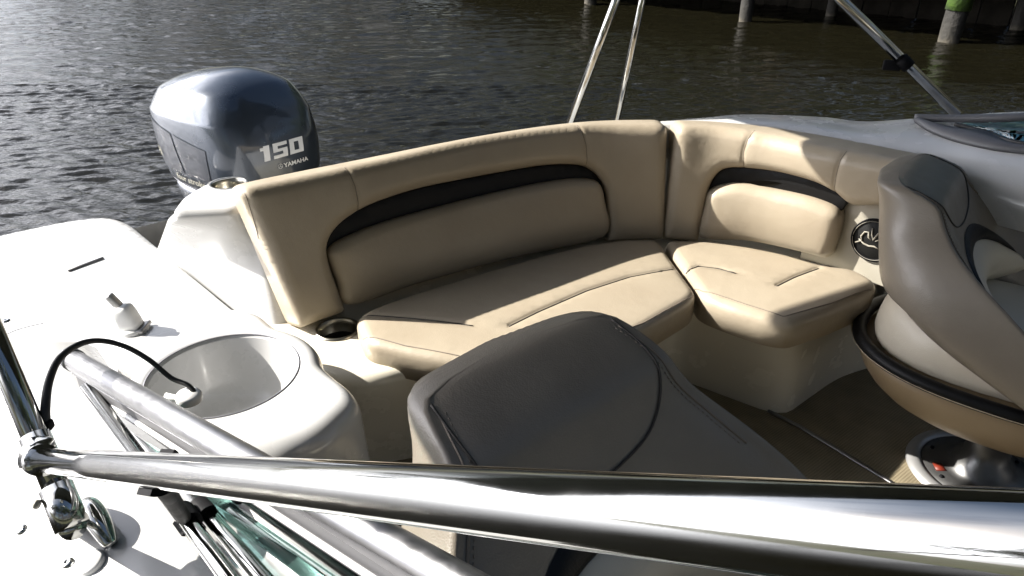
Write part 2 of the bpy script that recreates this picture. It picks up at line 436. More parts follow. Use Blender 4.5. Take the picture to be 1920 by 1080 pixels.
# seawall of upright boards under the dock, dock with planks on pilings
wallr = tag(empty('seawall', D0 + DN * 2.6), 'dark timber seawall behind the dock pilings', 'seawall')
dk = tag(empty('dock', D0), 'weathered wooden dock along the far bank, above the water', 'dock')
ang = math.atan2(DA.y, DA.x); Rz = Matrix.Rotation(ang, 3, 'Z')
bd = None
for i in range(46):
    a = -9 + i * .5
    if bd is None:
        v, f = box((0, 0, 0), .485, .09, 1.9, Rz, .008); bd = add('board', v, f, M['wood'], wallr, smooth=False); o = bd
    else:
        o = bd.copy(); col.objects.link(o)
    o.parent = wallr; o.location = DA * a + DN * random.uniform(-.015, .015) + Vector((0, 0, -.1))
v, f = box(DA * 2.5 + DN * -.09 + Vector((0, 0, .6)), 23, .12, .2, Rz, .01); add('cap_rail', v, f, M['wood'], wallr, smooth=False)
pk = None
for i in range(76):
    a = -9 + i * .3
    if pk is None:
        v, f = box((0, 0, 0), .285, 3.0, .05, Rz, .006); pk = add('plank', v, f, M['wood'], dk, smooth=False); o = pk
    else:
        o = pk.copy(); col.objects.link(o)
    o.parent = dk; o.location = DA * a + DN * 1.15 + Vector((0, 0, .68 + random.uniform(-.004, .004)))
for b_ in (.0, 2.3):
    v, f = box(DA * 2.3 + DN * b_ + Vector((0, 0, .54)), 22.6, .1, .22, Rz, .008); add('beam', v, f, M['wood'], dk, smooth=False)
def piling(px, py, r, label, sleeve=False, lean=(0, 0), extra=0.0):
    b0 = at(px, py, WZ) + DN * extra
    t = empty('piling', (b0.x, b0.y, WZ)); tag(t, label, 'piling', 'pilings along the dock')
    path = [Vector((lean[0] * z, lean[1] * z, z)) for z in (-1.2, -.4, 0, .25, .6, 1.0, 1.5, 2.2)]
    v, f = tube(path, [r * (1 + .06 * random.uniform(-1, 1)) for _ in path], 16)
    v = [p + Vector((noise.noise(p * 6) * .012, noise.noise(p * 6 + Vector((9, 0, 0))) * .012, 0)) for p in v]
    add('post', v, f, M['pile'], t)
    if sleeve:
        v, f = tube([Vector((lean[0] * z, lean[1] * z, z)) for z in (.46, .8, 1.3)], r * 1.10, 16); add('sleeve', v, f, M['moss'], t)
    return t
piling(1778, 78, .16, 'thick piling with a bright green sleeve near the top right corner', True, (.02, -.02))
piling(1397, 40, .115, 'slim piling standing in open water left of the bimini pole with a clip')
piling(1107, 8, .13, 'dark piling at the end of the dock beside the pair of slanting poles')
piling(1533, 36, .1, 'dim slim piling in the dock shade right of the lone slim one', extra=.6)
piling(1885, 66, .12, 'dim piling in the shade right of the green sleeved one', extra=.8)

def tree(loc, h, rad, W, leaf_n=2600, seed=0):          # one tree of a wood
    rs = np.random.default_rng(seed); o_ = Vector(loc)
    mb = MB()
    top = Vector((rs.normal(0, .3), rs.normal(0, .3), h * .62))
    mb.put(*tube(spline([(0, 0, -.3), (rs.normal(0, .1), rs.normal(0, .1), h * .3), top], 6), [.22 - .14 * i / 12 for i in range(13)], 8))
    tips = []
    for k in range(9):
        a = k * 2.4; z0 = h * (.3 + .04 * k); q = Vector((math.cos(a) * rad * .7, math.sin(a) * rad * .7, h * (.45 + .06 * k)))
        s = top * (z0 / top.z); mb.put(*tube([s, s.lerp(q, .5) + Vector((0, 0, .2)), q], [.08, .05, .025], 6)); tips.append(q)
    k = len(W['v']); W['v'] += [q + o_ for q in mb.v]; W['f'] += [tuple(i + k for i in q) for q in mb.f]; W['m'] += [0] * len(mb.f)
    v = []; f = []
    cl = [(Vector(q), rad * rs.uniform(.32, .55)) for q in tips] + [(Vector((rs.normal(0, rad * .4), rs.normal(0, rad * .4), h * rs.uniform(.5, .95))), rad * rs.uniform(.3, .55)) for _ in range(12)]
    for i in range(leaf_n):
        c, r = cl[i % len(cl)]; d = Vector(rs.normal(0, 1, 3)); d.normalize(); p = c + d * r * (rs.random() ** .4)
        n = Vector(rs.normal(0, 1, 3)); n.normalize(); u = n.orthogonal().normalized() * rs.uniform(.1, .2); w = n.cross(u) * .6
        k = len(v); v += [p - u, p + w, p + u, p - w]; f.append((k, k + 1, k + 2, k + 3))
    k = len(W['v']); W['v'] += [q + o_ for q in v]; W['f'] += [tuple(i + k for i in q) for q in f]; W['m'] += [1] * len(f)
def wood(W):
    me = bpy.data.meshes.new('wood'); me.from_pydata([tuple(q) for q in W['v']], [], W['f']); me.materials.append(M['bark']); me.materials.append(M['leaf'])
    me.polygons.foreach_set('material_index', W['m']); o = bpy.data.objects.new('wood', me); col.objects.link(o); tag(o, kind='stuff')
Wd = {'v': [], 'f': [], 'm': []}; Wf = {'v': [], 'f': [], 'm': []}; Wn = {'v': [], 'f': [], 'm': []}
for i in range(9):
    p = D0 + DA * (-13 + i * 2.9) + DN * (4.6 + 1.6 * (i % 2)); tree((p.x, p.y, .3), random.uniform(7, 9.5), random.uniform(2.4, 3.1), Wd, 3200, i)
for i in range(11):
    tree((-48 + i * 5.6 + random.uniform(-1.2, 1.2), 40 + random.uniform(0, 5), -.1), random.uniform(12.5, 16), random.uniform(4.2, 5.0), Wf, 2600, 40 + i)

for i in range(8):  # unseen trees added behind the camera to block sky light
    tree((-15 + i * 4.2 + random.uniform(-.6, .6), -8.5 - 1.5 * (i % 2), -.1), random.uniform(12, 14.5), random.uniform(3.4, 4.0), Wn, 4200, 70 + i)
wood(Wd); wood(Wf); wood(Wn)
strip('near_bank', (Vector((-60, -4.5, 0)), Vector((60, -4.5, 0))), (Vector((-60, -40, 0)), Vector((60, -40, 0))), -.5, 1.6, M['bank'])
# ------------------------------------------------------------------ the boat
FW = Vector((.788, -.616, 0)); SB = Vector((-.616, -.788, 0))   # bow and starboard directions
boat = tag(empty('powerboat', (0, 0, WZ)), 'white open powerboat with cream interior, moored on the dark rippled water', 'boat')
boat.location = (0, 0, 0)
def rounded(pts, rad, n=6, closed=True):                         # fillet polygon corners
    P = [Vector((p[0], p[1])) for p in pts]; out = []
    for i in range(len(P)):
        a, b, c = P[i - 1], P[i], P[(i + 1) % len(P)]
        u, w = (a - b), (c - b); rr = min(rad if not hasattr(rad, '__len__') else rad[i], u.length * .45, w.length * .45)
        s, e = b + u.normalized() * rr, b + w.normalized() * rr
        for k in range(n + 1):
            t = k / n; out.append(s * (1 - t) ** 2 + b * 2 * t * (1 - t) + e * t * t)
    return out
def xy(p): return (p.x, p.y)
def px(lst, z): return [xy(at(a, b, z)) for a, b in lst]
def prism(top, bot, z1, z0, rt=.03, n=5, N=120, holes=()):                  # drafted solid with a rounded top edge
    A = resample([(p[0], p[1], 0) for p in top], n=N, closed=True); B = resample([(p[0], p[1], 0) for p in bot], n=N, closed=True)
    cen = sum(A, Vector()) / N
    rings = [[Vector((b.x, b.y, z0)) for b in B]]
    for k in range(1, 5):
        s = k / 5; rings.append([Vector((*(b.lerp(a, s * (z1 - rt - z0) / (z1 - z0))).xy, z0 + (z1 - rt - z0) * s)) for a, b in zip(A, B)])
    nr = []
    for i in range(N):
        t = (A[(i + 1) % N] - A[i - 1]); q = Vector((-t.y, t.x, 0)).normalized(); nr.append(q)
    if sum((A[i].x * A[(i + 1) % N].y - A[(i + 1) % N].x * A[i].y) for i in range(N)) < 0: nr = [-q for q in nr]
    for k in range(n + 1):
        ph = R(90) * k / n
        rings.append([Vector(((a + q * rt * (1 - math.cos(ph))).x, (a + q * rt * (1 - math.cos(ph))).y, z1 - rt + rt * math.sin(ph))) for a, q in zip(A, nr)])
    v, f = loft(rings, cap0=False, cap1=not holes)
    if holes:
        v2, f2 = cap(rings[-1], holes, z1); k = len(v); v = v + v2; f = f + [tuple(i + k for i in q) for q in f2]
    return v, f

def cap(ring, holes, z):                                          # flat lid with round openings
    pts = [Vector((p[0], p[1])) for p in ring]; n = len(pts); E_ = [(i, (i + 1) % n) for i in range(n)]
    for c, r in holes:
        k0 = len(pts)
        for k in range(36): pts.append(Vector((c.x + r * math.cos(k * math.pi / 18), c.y + r * math.sin(k * math.pi / 18)))); E_.append((k0 + k, k0 + (k + 1) % 36))
    vo, eo, fo, *_ = delaunay_2d_cdt(pts, E_, [], 1, 1e-6); out = []
    for q in fo:
        cx = sum((vo[i] for i in q), Vector((0, 0))) / len(q)
        if not any((cx - Vector((c.x, c.y))).length < r for c, r in holes): out.append(tuple(q))
    return [Vector((p.x, p.y, z)) for p in vo], out
# outer hull and sole
hull_out = [(-1.75, 1.85), (-1.55, 2.35), (-1.0, 2.75), (-.35, 2.66), (.15, 2.62), (.75, 2.42), (1.45, 2.2), (2.2, 1.6), (3.0, .5), (3.45, -.6), (3.4, -1.5),
            (2.7, -1.65), (1.7, -1.15), (.5, -.22), (-.45, .53), (-1.1, 1.08)]
ho = [Vector((p[0], p[1], 0)) for p in hull_out]; ho = spline(ho, 6, True); cen = Vector((.6, .8, 0))
rings = [[Vector((q.x, q.y, .33)) for q in ho], [Vector((*(cen + (q - cen) * .985).xy, .1)) for q in ho], [Vector((*(cen + (q - cen) * .96).xy, -.25)) for q in ho], [Vector((*(cen + (q - cen) * .9).xy, -.7)) for q in ho]]
v, f = loft(rings, False, True); add('hull', v, f, M['gel'], boat)
v = [Vector((*(cen + (q - cen) * .97).xy, 0.0)) for q in ho]; add('cockpit_sole', v, [tuple(range(len(v)))], M['floor'], boat, smooth=False)

# platform and transom walkway
plat = rounded(px([(-420, 560), (0, 437), (130, 410), (205, 402), (245, 415), (305, 465), (420, 560), (520, 640), (420, 720), (180, 720), (20, 690), (-160, 640)], .40), .06)
v, f = pillow(plat, h=.10, r=.03, base=0, grid=.05, step=.02, mapf=lambda a, b, c: Vector((a, b, .30 + c)))
add('swim_platform', v, f, M['gel'], boat)
a_, b_ = at(128, 509, .40), at(194, 485, .40); d_ = (b_ - a_).normalized()
v, f = tube([a_ + Vector((0, 0, .003)), b_ + Vector((0, 0, .003))], .006, 8, ry=.004); add('hinge_slot', v, f, M['alu_paint'], boat)
# quarter box carrying the rear cup holder
qt = rounded(px([(318, 396), (338, 368), (372, 348), (402, 334), (450, 327), (470, 333), (486, 352), (470, 378), (440, 391), (380, 394)], .72), .03)
qb = rounded(px([(285, 468), (300, 440), (380, 410), (480, 400), (640, 450), (640, 540), (580, 600), (515, 625), (440, 575), (360, 515)], .385), .05)
i0 = min(range(len(qt)), key=lambda i: (qt[i] - Vector(px([(318, 396)], .72)[0])).length); qt = qt[i0:] + qt[:i0]
i0 = min(range(len(qb)), key=lambda i: (qb[i] - Vector(px([(285, 468)], .385)[0])).length); qb = qb[i0:] + qb[:i0]
v, f = prism(qt, qb, .72, .36, .022, holes=[(at(428, 343, .72), .046)]); add('quarter_box', v, f, M['gel'], boat)

def cup_holder(c, r=.046, dpt=.09, parent=None, rim=.008):
    c = Vector(c)
    v, f = lathe([(r + rim, 0), (r + rim * .8, .004), (r + rim * .2, .005), (r - .001, .002), (r - .003, -.01), (r - .006, -dpt), (0.0, -dpt)], 40, c)
    o = add('cup_holder', v, f, M['steel_dull'], parent or boat)
    v, f = lathe([(r - .0042, -.035), (r - .0062, -.086), (.0, -.087)], 32, c); add('cup_shade_lining', v, f, M['rubber'], o)  # black lining added to darken the inside of the cup
    return o

# ------------------------------------------------------------------ bench base, port liner
def P2(a, b, z): return at(a, b, z)
base_top = [xy(at(440, 575, .40)), xy(at(500, 640, .40)), xy(at(585, 690, .40)), xy(at(680, 712, .40)), (-.12, 1.53), (.12, 1.56), (.32, 1.68), (.50, 1.87), (.54, 1.86), (.72, 1.73), (.80, 1.73),
            (1.05, 1.93), (1.30, 2.05), (1.30, 2.4), (.7, 2.5), (.2, 2.5), (-.3, 2.25), (-.75, 1.85)]
base_bot = [xy(at(470, 575, .35)), (-.72, 1.42), (-.60, 1.46), (-.40, 1.57), (-.12, 1.64), (.12, 1.69), (.32, 1.80), (.52, 1.99), (.57, 1.98), (.80, 1.81), (.86, 1.80),
            (1.1, 2.0), (1.34, 2.1), (1.34, 2.44), (.7, 2.54), (.2, 2.54), (-.3, 2.3), (-.78, 1.9)]
base_bot[0] = (-.80, 1.62)
v, f = prism(rounded(base_top, .09, 5), rounded(base_bot, .09, 5), .395, -.01, .03, N=200, holes=[(at(633, 615, .40), .054), (at(1575, 494, .40), .052), (at(1640, 518, .40), .044)]); add('bench_base', v, f, M['gel_in'], boat)
cup_holder(at(633, 615, .40) + Vector((0, 0, -.004)), r=.052)
cup_holder(at(428, 343, .72) + Vector((0, 0, -.004)), r=.044, rim=.012)
cup_holder(at(1575, 494, .40) + Vector((0, 0, -.004)), r=.05)
cup_holder(at(1640, 518, .40) + Vector((0, 0, -.004)), r=.042)

# ------------------------------------------------------------------ backrests
def surface(bot, top):                                # sheet between two space curves, (s,t) in metres
    B = resample(spline(bot, 10), n=200); T = resample(spline(top, 10), n=200)
    L = sum((b - a).length for a, b in zip(B, B[1:])); Hh = (T[100] - B[100]).length
    def S(s, t):
        x = min(max(s / L, 0), 1) * 199; i = min(int(x), 198); k = x - i
        return B[i].lerp(B[i + 1], k).lerp(T[i].lerp(T[i + 1], k), t / Hh)
    def mp(s, t, d):
        e = .02; p = S(s, t); ds = S(s + e, t) - S(s - e, t); dt = S(s, t + e) - S(s, t - e)
        n = ds.cross(dt).normalized()
        over = s - min(max(s, 0), L); p = p + ds.normalized() * over
        return p + n * d
    mp.L, mp.H = L, Hh
    return mp
def find(mp, pts, d):                                 # (s,t) on the sheet seen at photograph points
    out = []
    S, T = np.meshgrid(np.linspace(-.02, mp.L + .02, 90), np.linspace(-.03, mp.H + .03, 50))
    G = np.array([proj(mp(a, b, d)) for a, b in zip(S.ravel(), T.ravel())])
    for q in pts:
        i = int(np.argmin(((G - np.array(q)) ** 2).sum(1))); s, t = S.ravel()[i], T.ravel()[i]
        for _ in range(6):
            e = .004; p0 = np.array(proj(mp(s, t, d))); J = np.stack([(np.array(proj(mp(s + e, t, d))) - p0) / e, (np.array(proj(mp(s, t + e, d))) - p0) / e], 1)
            try: st = np.linalg.solve(J, np.array(q) - p0)
            except Exception: break
            s += float(np.clip(st[0], -.03, .03)); t += float(np.clip(st[1], -.03, .03))
        out.append((float(np.clip(s, -.03, mp.L + .03)), float(np.clip(t, -.03, mp.H + .03))))
    return out
def seam_on(mp, st, d, name, parent, r=.0018, m='seam', vf=None):
    bv = BVHTree.FromPolygons(*vf); P = []
    for a, b in resample_st(st, 60):
        p0, p1 = mp(a, b, .2), mp(a, b, 0); dr = (p1 - p0).normalized(); h_ = bv.ray_cast(p0, dr)
        if h_[0]: P.append(h_[0] - dr * r * .4)
    v, f = tube(P, r, 6); return add(name, v, f, M[m], parent)
def resample_st(st, n=40): return [(p.x, p.y) for p in resample([(a, b, 0) for a, b in st], n=n)]

mpA = surface([at(555, 612, .41), at(650, 577, .41), at(900, 507, .41), at(1100, 454, .41), at(1240, 442, .41)],
              [at(436, 352, .79), at(660, 306, .79), at(900, 256, .79), at(1090, 231, .79), at(1248, 229, .79)])
def rect_arch(mp, arch, r0=.03):
    L, Hh = mp.L, mp.H
    return [(0, 0), arch[0]] , L, Hh
archA_px = [(652, 580), (634, 532), (621, 492), (618, 465), (627, 440), (650, 415), (690, 390), (740, 370), (800, 352), (880, 335), (950, 322), (1020, 311), (1070, 309), (1105, 315), (1128, 335), (1140, 365), (1144, 447)]
padA_px = [(660, 576), (640, 532), (626, 495), (622, 474), (640, 456), (680, 437), (730, 418), (800, 397), (870, 378), (950, 358), (1020, 344), (1080, 336), (1115, 338), (1130, 348), (1138, 376), (1138, 447), (1000, 478), (900, 503), (780, 538)]
bkA = tag(empty('backrest', mpA(mpA.L / 2, 0, 0)), 'long curved tan backrest with a black accent band, beside the white quarter box', 'backrest', 'bench backrests')
def local(o, root):                                   # keep world placement under a moved root
    o.parent = root; o.matrix_parent_inverse = Matrix.Translation(-Vector(root.location)); return o
archA = find(mpA, archA_px, .05); padA = find(mpA, padA_px, .055)
archA[0] = (archA[0][0], 0); archA[-1] = (archA[-1][0], 0)
LA, HA = mpA.L, mpA.H
outA = [(0, 0)] + archA + [(LA, 0), (LA, HA), (0, HA)]
# rounded outer corners, sharp lower ones
def corner(a, b, c, rr, n=5):
    a, b, c = Vector(a), Vector(b), Vector(c); s = b + (a - b).normalized() * rr; e = b + (c - b).normalized() * rr
    return [tuple(s * (1 - k / n) ** 2 + b * 2 * (k / n) * (1 - k / n) + e * (k / n) ** 2) for k in range(n + 1)]
archS = [(p.x, p.y) for p in resample(spline([(a, b, 0) for a, b in archA], 6), step=.012)]
outA = [(0, 0)] + archS + [(LA, 0)] + corner((LA, 0), (LA, HA), (0, HA), .03) + corner((LA, HA), (0, HA), (0, 0), .03)
sA1 = find(mpA, [(648, 300), (655, 318), (668, 350), (677, 396)], .06); sA2 = find(mpA, [(1084, 224), (1090, 238), (1100, 270), (1104, 312)], .06)
sA0 = find(mpA, [(446, 338), (462, 362), (490, 440), (520, 520), (562, 612)], .055)
v, f = pillow(outA, h=.055, r=.034, base=-.045, mapf=mpA, grid=.03, two=True, crown=.006, seams=[sA1, sA2, sA0], groove=.004, gw=.005)
vfA = (v, f); local(add('bolster', v, f, M['vinyl'], None), bkA)
bA = find(mpA, [(x, y + 16) for x, y in padA_px[3:15]][::-1], .02); bandA = find(mpA, archA_px[2:16], .05) + bA
bandA = [(p.x, p.y) for p in spline([(a, b, 0) for a, b in bandA[:14]], 5)] + bA
v, f = pillow(bandA, h=.018, r=.006, base=0, mapf=mpA, grid=.03); local(add('accent_band', v, f, M['black_vinyl'], None), bkA)
padS = [(p.x, p.y) for p in spline([(a, b, 0) for a, b in padA], 4, True)]
v, f = pillow(padS, h=.052, r=.026, base=.0, mapf=mpA, grid=.03, crown=.012, crown_w=.06); local(add('pad', v, f, M['vinyl_pad'], None), bkA)
for s_ in (sA1, sA2, sA0): local(seam_on(mpA, s_, .0535, 'seam', None, .0009, 'thread', vf=vfA), bkA)

# port backrest
mpB = surface([at(1240, 442, .41), at(1400, 457, .41), at(1545, 491, .41), at(1680, 540, .41)],
              [at(1264, 231, .79), at(1340, 232, .79), at(1430, 244, .79), at(1530, 264, .79), at(1640, 285, .79), at(1770, 308, .79)])
LB, HB = mpB.L, mpB.H
archB_px = [(1310, 450), (1318, 410), (1325, 372), (1333, 345), (1346, 326), (1364, 318), (1400, 319), (1460, 328), (1520, 345), (1558, 364), (1584, 385)]
lowB_px = [(1600, 391), (1640, 389), (1700, 395), (1760, 410)]
padB_px = [(1314, 449), (1321, 385), (1328, 362), (1350, 351), (1385, 348), (1440, 359), (1500, 373), (1540, 386), (1562, 398), (1570, 414), (1565, 444), (1556, 470), (1546, 488), (1500, 478), (1400, 456)]
bkB = tag(empty('backrest', mpB(LB / 2, 0, 0)), 'shorter tan backrest with a black accent band on the port side, above the speaker', 'backrest', 'bench backrests')
archB = find(mpB, archB_px, .05); lowB = find(mpB, lowB_px, .05); padB = find(mpB, padB_px, .055)
archB[0] = (archB[0][0], 0)
archSB = [(p.x, p.y) for p in resample(spline([(a, b, 0) for a, b in archB], 6), step=.012)]
outB = [(0, 0)] + archSB + lowB + [(LB, lowB[-1][1])] + corner((LB, 0), (LB, HB), (0, HB), .03) + corner((LB, HB), (0, HB), (0, 0), .03)
sB1 = find(mpB, [(1418, 232), (1412, 240), (1400, 262), (1393, 285), (1391, 320)], .06); sB2 = find(mpB, [(1602, 266), (1590, 274), (1574, 300), (1566, 330), (1560, 366)], .06)
v, f = pillow(outB, h=.055, r=.036, base=-.045, mapf=mpB, grid=.03, two=True, crown=.006, seams=[sB1, sB2], groove=.005, gw=.006)
vfB = (v, f); local(add('bolster', v, f, M['vinyl'], None), bkB)
bandB = [(p.x, p.y) for p in spline([(a, b, 0) for a, b in archB[2:]], 5)] + find(mpB, [(1572, 402), (1566, 408), (1540, 400), (1500, 388), (1440, 374), (1385, 364), (1352, 366), (1334, 374)], .02)
v, f = pillow(bandB, h=.018, r=.006, base=0, mapf=mpB, grid=.03); local(add('accent_band', v, f, M['black_vinyl'], None), bkB)
padSB = [(p.x, p.y) for p in spline([(a, b, 0) for a, b in padB], 4, True)]
v, f = pillow(padSB, h=.056, r=.03, base=.0, mapf=mpB, grid=.03, crown=.014, crown_w=.06); local(add('pad', v, f, M['vinyl_pad'], None), bkB)
for s_ in (sB1, sB2): local(seam_on(mpB, s_, .0535, 'seam', None, .0009, 'thread', vf=vfB), bkB)

# ------------------------------------------------------------------ seat cushions
ZS = .455
def seat(name, pix, label, seams_px, slits_px, front_px, r=.026, h=.085, stitch_px=None):
    o2 = px(pix, ZS); o2 = [(p.x, p.y) for p in rounded(o2, .035, 5)]
    c = Vector((sum(p[0] for p in o2) / len(o2), sum(p[1] for p in o2) / len(o2), ZS - h))
    root = tag(empty(name, c), label, 'seat cushion', 'bench seat cushions')
    sm = [px(s, ZS) for s in seams_px + slits_px]
    mp = lambda a, b, z: Vector((a, b, ZS - h + z))
    v, f = pillow(o2, h=h, r=r, base=0, mapf=mp, grid=.03, crown=.006, crown_w=.08, seams=sm, groove=.007, gw=.006)
    local(add('cushion', v, f, M['vinyl'], None), root)
    bv = BVHTree.FromPolygons(v, f)
    def drop(s, name, r_, m_):
        P = []
        for q in resample([(a, b, 0) for a, b in s], step=.01):
            hit = bv.ray_cast(Vector((q.x, q.y, 2)), Vector((0, 0, -1)))
            if hit[0]: P.append(hit[0] + Vector((0, 0, r_ * .3)))
        if len(P) > 2: v, f = tube(P, r_, 6); local(add(name, v, f, M[m_], None), root)
    for s in slits_px: drop(px([(p[0], p[1]) for p in s], ZS), 'slit', .003, 'seam')
    for s in seams_px: drop(px(s, ZS), 'seam', .0012, 'thread')
    for s in front_px: drop(px(s, ZS), 'seam', .0014, 'thread')
    return root
seat('seat_cushion', [(664, 592), (700, 572), (780, 545), (900, 509), (1000, 480), (1100, 456), (1170, 446), (1236, 446), (1258, 480), (1307, 546), (1296, 560), (1206, 613), (1110, 662), (1000, 682), (900, 680), (800, 665), (684, 640)],
     'long tan seat cushion under the long curved backrest, beside the steel cup holder', [],
     [[(668, 590), (700, 590), (760, 596), (820, 602), (886, 611)], [(955, 612), (1010, 585), (1100, 546), (1180, 520), (1262, 503)]],
     [[(670, 622), (684, 628), (760, 648), (870, 668), (980, 668), (1100, 650), (1206, 604), (1296, 553), (1303, 545)]])
seat('seat_cushion', [(1246, 447), (1320, 449), (1400, 459), (1470, 473), (1545, 495), (1600, 500), (1650, 527), (1632, 548), (1560, 578), (1482, 603), (1440, 596), (1370, 574), (1316, 553), (1296, 520), (1268, 484)],
     'shorter tan seat cushion on the port side, in front of the speaker panel', [],
     [[(1282, 506), (1310, 498), (1345, 503), (1380, 513)], [(1456, 537), (1490, 520), (1535, 502)]],
     [[(1286, 508), (1304, 532), (1320, 545), (1400, 572), (1470, 594), (1560, 568), (1635, 538)]])

# ------------------------------------------------------------------ port liner, coaming, speaker
# wall below the right end of the port backrest, and coaming behind it
mb = MB()
wb = [at(1540, 492, .39), at(1610, 505, .39), at(1700, 525, .39), at(1850, 560, .39), at(2300, 640, .39)]
wt = [at(1560, 385, .66), at(1640, 382, .66), at(1720, 388, .66), at(1850, 405, .66), at(2300, 470, .66)]
ct = [at(1240, 236, .765), at(1330, 240, .765), at(1430, 250, .765), at(1530, 268, .765), at(1640, 290, .765), at(1770, 315, .765), at(1850, 335, .765), at(2300, 440, .765)]
ce = [dep(1235, 232, 2.42), dep(1330, 223, 2.44), dep(1400, 217, 2.44), dep(1540, 221, 2.40), dep(1620, 229, 2.36), dep(1720, 222, 2.28), dep(1800, 216, 2.22), dep(1920, 209, 2.12), dep(2400, 190, 1.9)]
def sheet(name, rows, m, parent, n=60, **k):
    Rr = [resample(spline(r, 8), n=n) for r in rows]; v = sum(Rr, []); f = []
    for j in range(len(Rr) - 1):
        for i in range(n - 1): f.append((j * n + i, j * n + i + 1, (j + 1) * n + i + 1, (j + 1) * n + i))
    return add(name, v, f, m, parent, **k)
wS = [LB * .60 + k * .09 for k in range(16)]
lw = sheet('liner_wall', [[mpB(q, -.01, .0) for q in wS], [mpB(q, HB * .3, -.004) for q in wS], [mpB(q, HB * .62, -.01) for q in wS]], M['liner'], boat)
down = lambda L_, dx, dy, dz: [p + Vector((dx, dy, dz)) for p in L_]
edge_dn = [p + Vector((.02, .07, -.02)) for p in ce]
ceR = resample(spline(ce, 8), n=60); ctR = resample(spline(ct, 8), n=60)
mid = [a.lerp(b, .5) + Vector((0, 0, .012)) for a, b in zip(ctR, ceR)]; nr = [a.lerp(b, .93) + Vector((0, 0, .008)) for a, b in zip(ctR, ceR)]
sheet('port_coaming', [down(ct, 0, .03, -.12), ct, mid, nr, ce, down(ce, .012, .03, -.008), down(ce, .02, .06, -.05), down(ce, .02, .08, -.5)], M['gel'], boat, n=90)
# white liner behind the long backrest up to the corner
gb = [mpA(LA * s, HA * .2, -.06) for s in (.12, .25, .5, .75, 1)]; gt = [mpA(LA * s, HA * (.55 + .33 * s), -.06) for s in (.12, .25, .5, .75, 1)]
sheet('transom_liner', [gb, gt, down(gt, -.04, .06, .0), down(gt, -.07, .11, -.03), down(gt, -.09, .14, -.4)], M['gel'], boat, n=50)

# speaker in the liner wall
sc_ = at(1640, 450, .53); bvw = BVHTree.FromPolygons([v_.co.copy() for v_ in lw.data.vertices], [tuple(p.vertices) for p in lw.data.polygons])
d0 = ray(1640, 450).normalized(); hit = bvw.ray_cast(Vector((0, 0, H)), d0)
if hit[0]:
    sc_, sn = hit[0], hit[1]
    if sn.dot(d0) > 0: sn = -sn
else: sn = Vector((-.4, -.9, .1)).normalized()
q = sn.to_track_quat('Z', 'Y').to_matrix()
spk = empty('speaker', sc_); spk.parent = boat
RS = .066
v, f = lathe([(RS, -.004), (RS, .008), (RS * .96, .012), (RS * .88, .010), (RS * .86, .006)], 40, (0, 0, 0), q); o = add('trim_ring', v, f, M['black_plastic'], spk)
v, f = lathe([(RS * .87, .006), (RS * .6, .012), (RS * .3, .015), (0.0005, .016)], 40, (0, 0, 0), q); add('grille', v, f, M['grille'], spk)
v, f = loop_tube([q @ Vector((RS * .9 * math.cos(a), RS * .9 * math.sin(a), .0115)) for a in [k * math.pi / 30 for k in range(60)]], .0007, 6); add('accent_line', v, f, M['emblem'], spk)
up_ = q.transposed() @ Vector((0, 0, 1)); ax = math.atan2(up_.y, up_.x) - R(90); rot2 = Matrix.Rotation(ax, 3, 'Z')
mb = MB()
for st in ([(-.062, -.022), (-.04, -.008), (-.046, .010), (-.036, .030), (-.022, .034), (-.018, .012), (-.006, .004)], [(-.052, -.004), (-.03, -.018), (-.01, -.022), (.01, -.018), (.03, -.024)],
           [(-.012, .052), (-.008, .026), (.0, .006), (.012, .034), (.02, .05)], [(.01, .004), (.03, .02), (.05, .016), (.06, .0)]):
    P = [q @ (rot2 @ Vector((a * .75, b * .75, .0165))) for a, b in st]; mb.put(*tube(P, [.0016] + [.0028] * (len(P) - 2) + [.0012], 6))
mb.build('emblem', M['emblem'], spk)

# ------------------------------------------------------------------ console with sink
ZC = .55
ctop = rounded(px([(196, 628), (245, 606), (400, 566), (480, 572), (560, 640), (668, 726), (678, 752), (612, 815), (520, 850), (420, 830), (300, 752)], ZC), [.03, .05, .05, .04, .03, .02, .02, .04, .05, .05, .04], 6)
cbot = []
cc = Vector(px([(430, 700)], ZC)[0])
for p in ctop:
    d = p - cc; cbot.append(cc + d * 1.10)
SKc = at(419, 698, ZC); SR = .148
# top sheet with the bowl opening: rings from the outline in to the bowl rim
N_ = 120; A = resample([(p.x, p.y, 0) for p in ctop], n=N_, closed=True)
if sum((A[i].x * A[(i + 1) % N_].y - A[(i + 1) % N_].x * A[i].y) for i in range(N_)) < 0: A.reverse()
Bq = resample([(cc.x + (p.x - cc.x) * 1.1, cc.y + (p.y - cc.y) * 1.1, 0) for p in A], n=N_, closed=True)
nrm = [Vector((-(A[(i + 1) % N_] - A[i - 1]).y, (A[(i + 1) % N_] - A[i - 1]).x, 0)).normalized() for i in range(N_)]
ctr2 = Vector((SKc.x, SKc.y))
def outw(p):                                          # keep the lip clear of the bowl
    d = Vector((p.x, p.y)) - ctr2; l = max(d.length, SR + .05); q_ = ctr2 + d.normalized() * l; return Vector((q_.x, q_.y, 0))
A = [outw(p) for p in A]; A = [(A[i - 1] + A[i] * 2 + A[(i + 1) % N_]) / 4 for i in range(N_)]
RD = [(Vector((p.x, p.y)) - ctr2).length for p in A]
RF = [max(.015, min(.045, (r_ - SR - .016) * .85)) for r_ in RD]; RF = [min(RF[i], sum(RF[(i + k) % N_] for k in range(-3, 4)) / 7) for i in range(N_)]
ZF = [min(.045, .015 + r_ * .7) for r_ in RF]
rings = [[Vector((*(cc + (Vector((p.x, p.y)) - cc) * (1.1 - .1 * k / 5)), (ZC - z_) * k / 5)) for p, z_ in zip(A, ZF)] for k in range(5)]
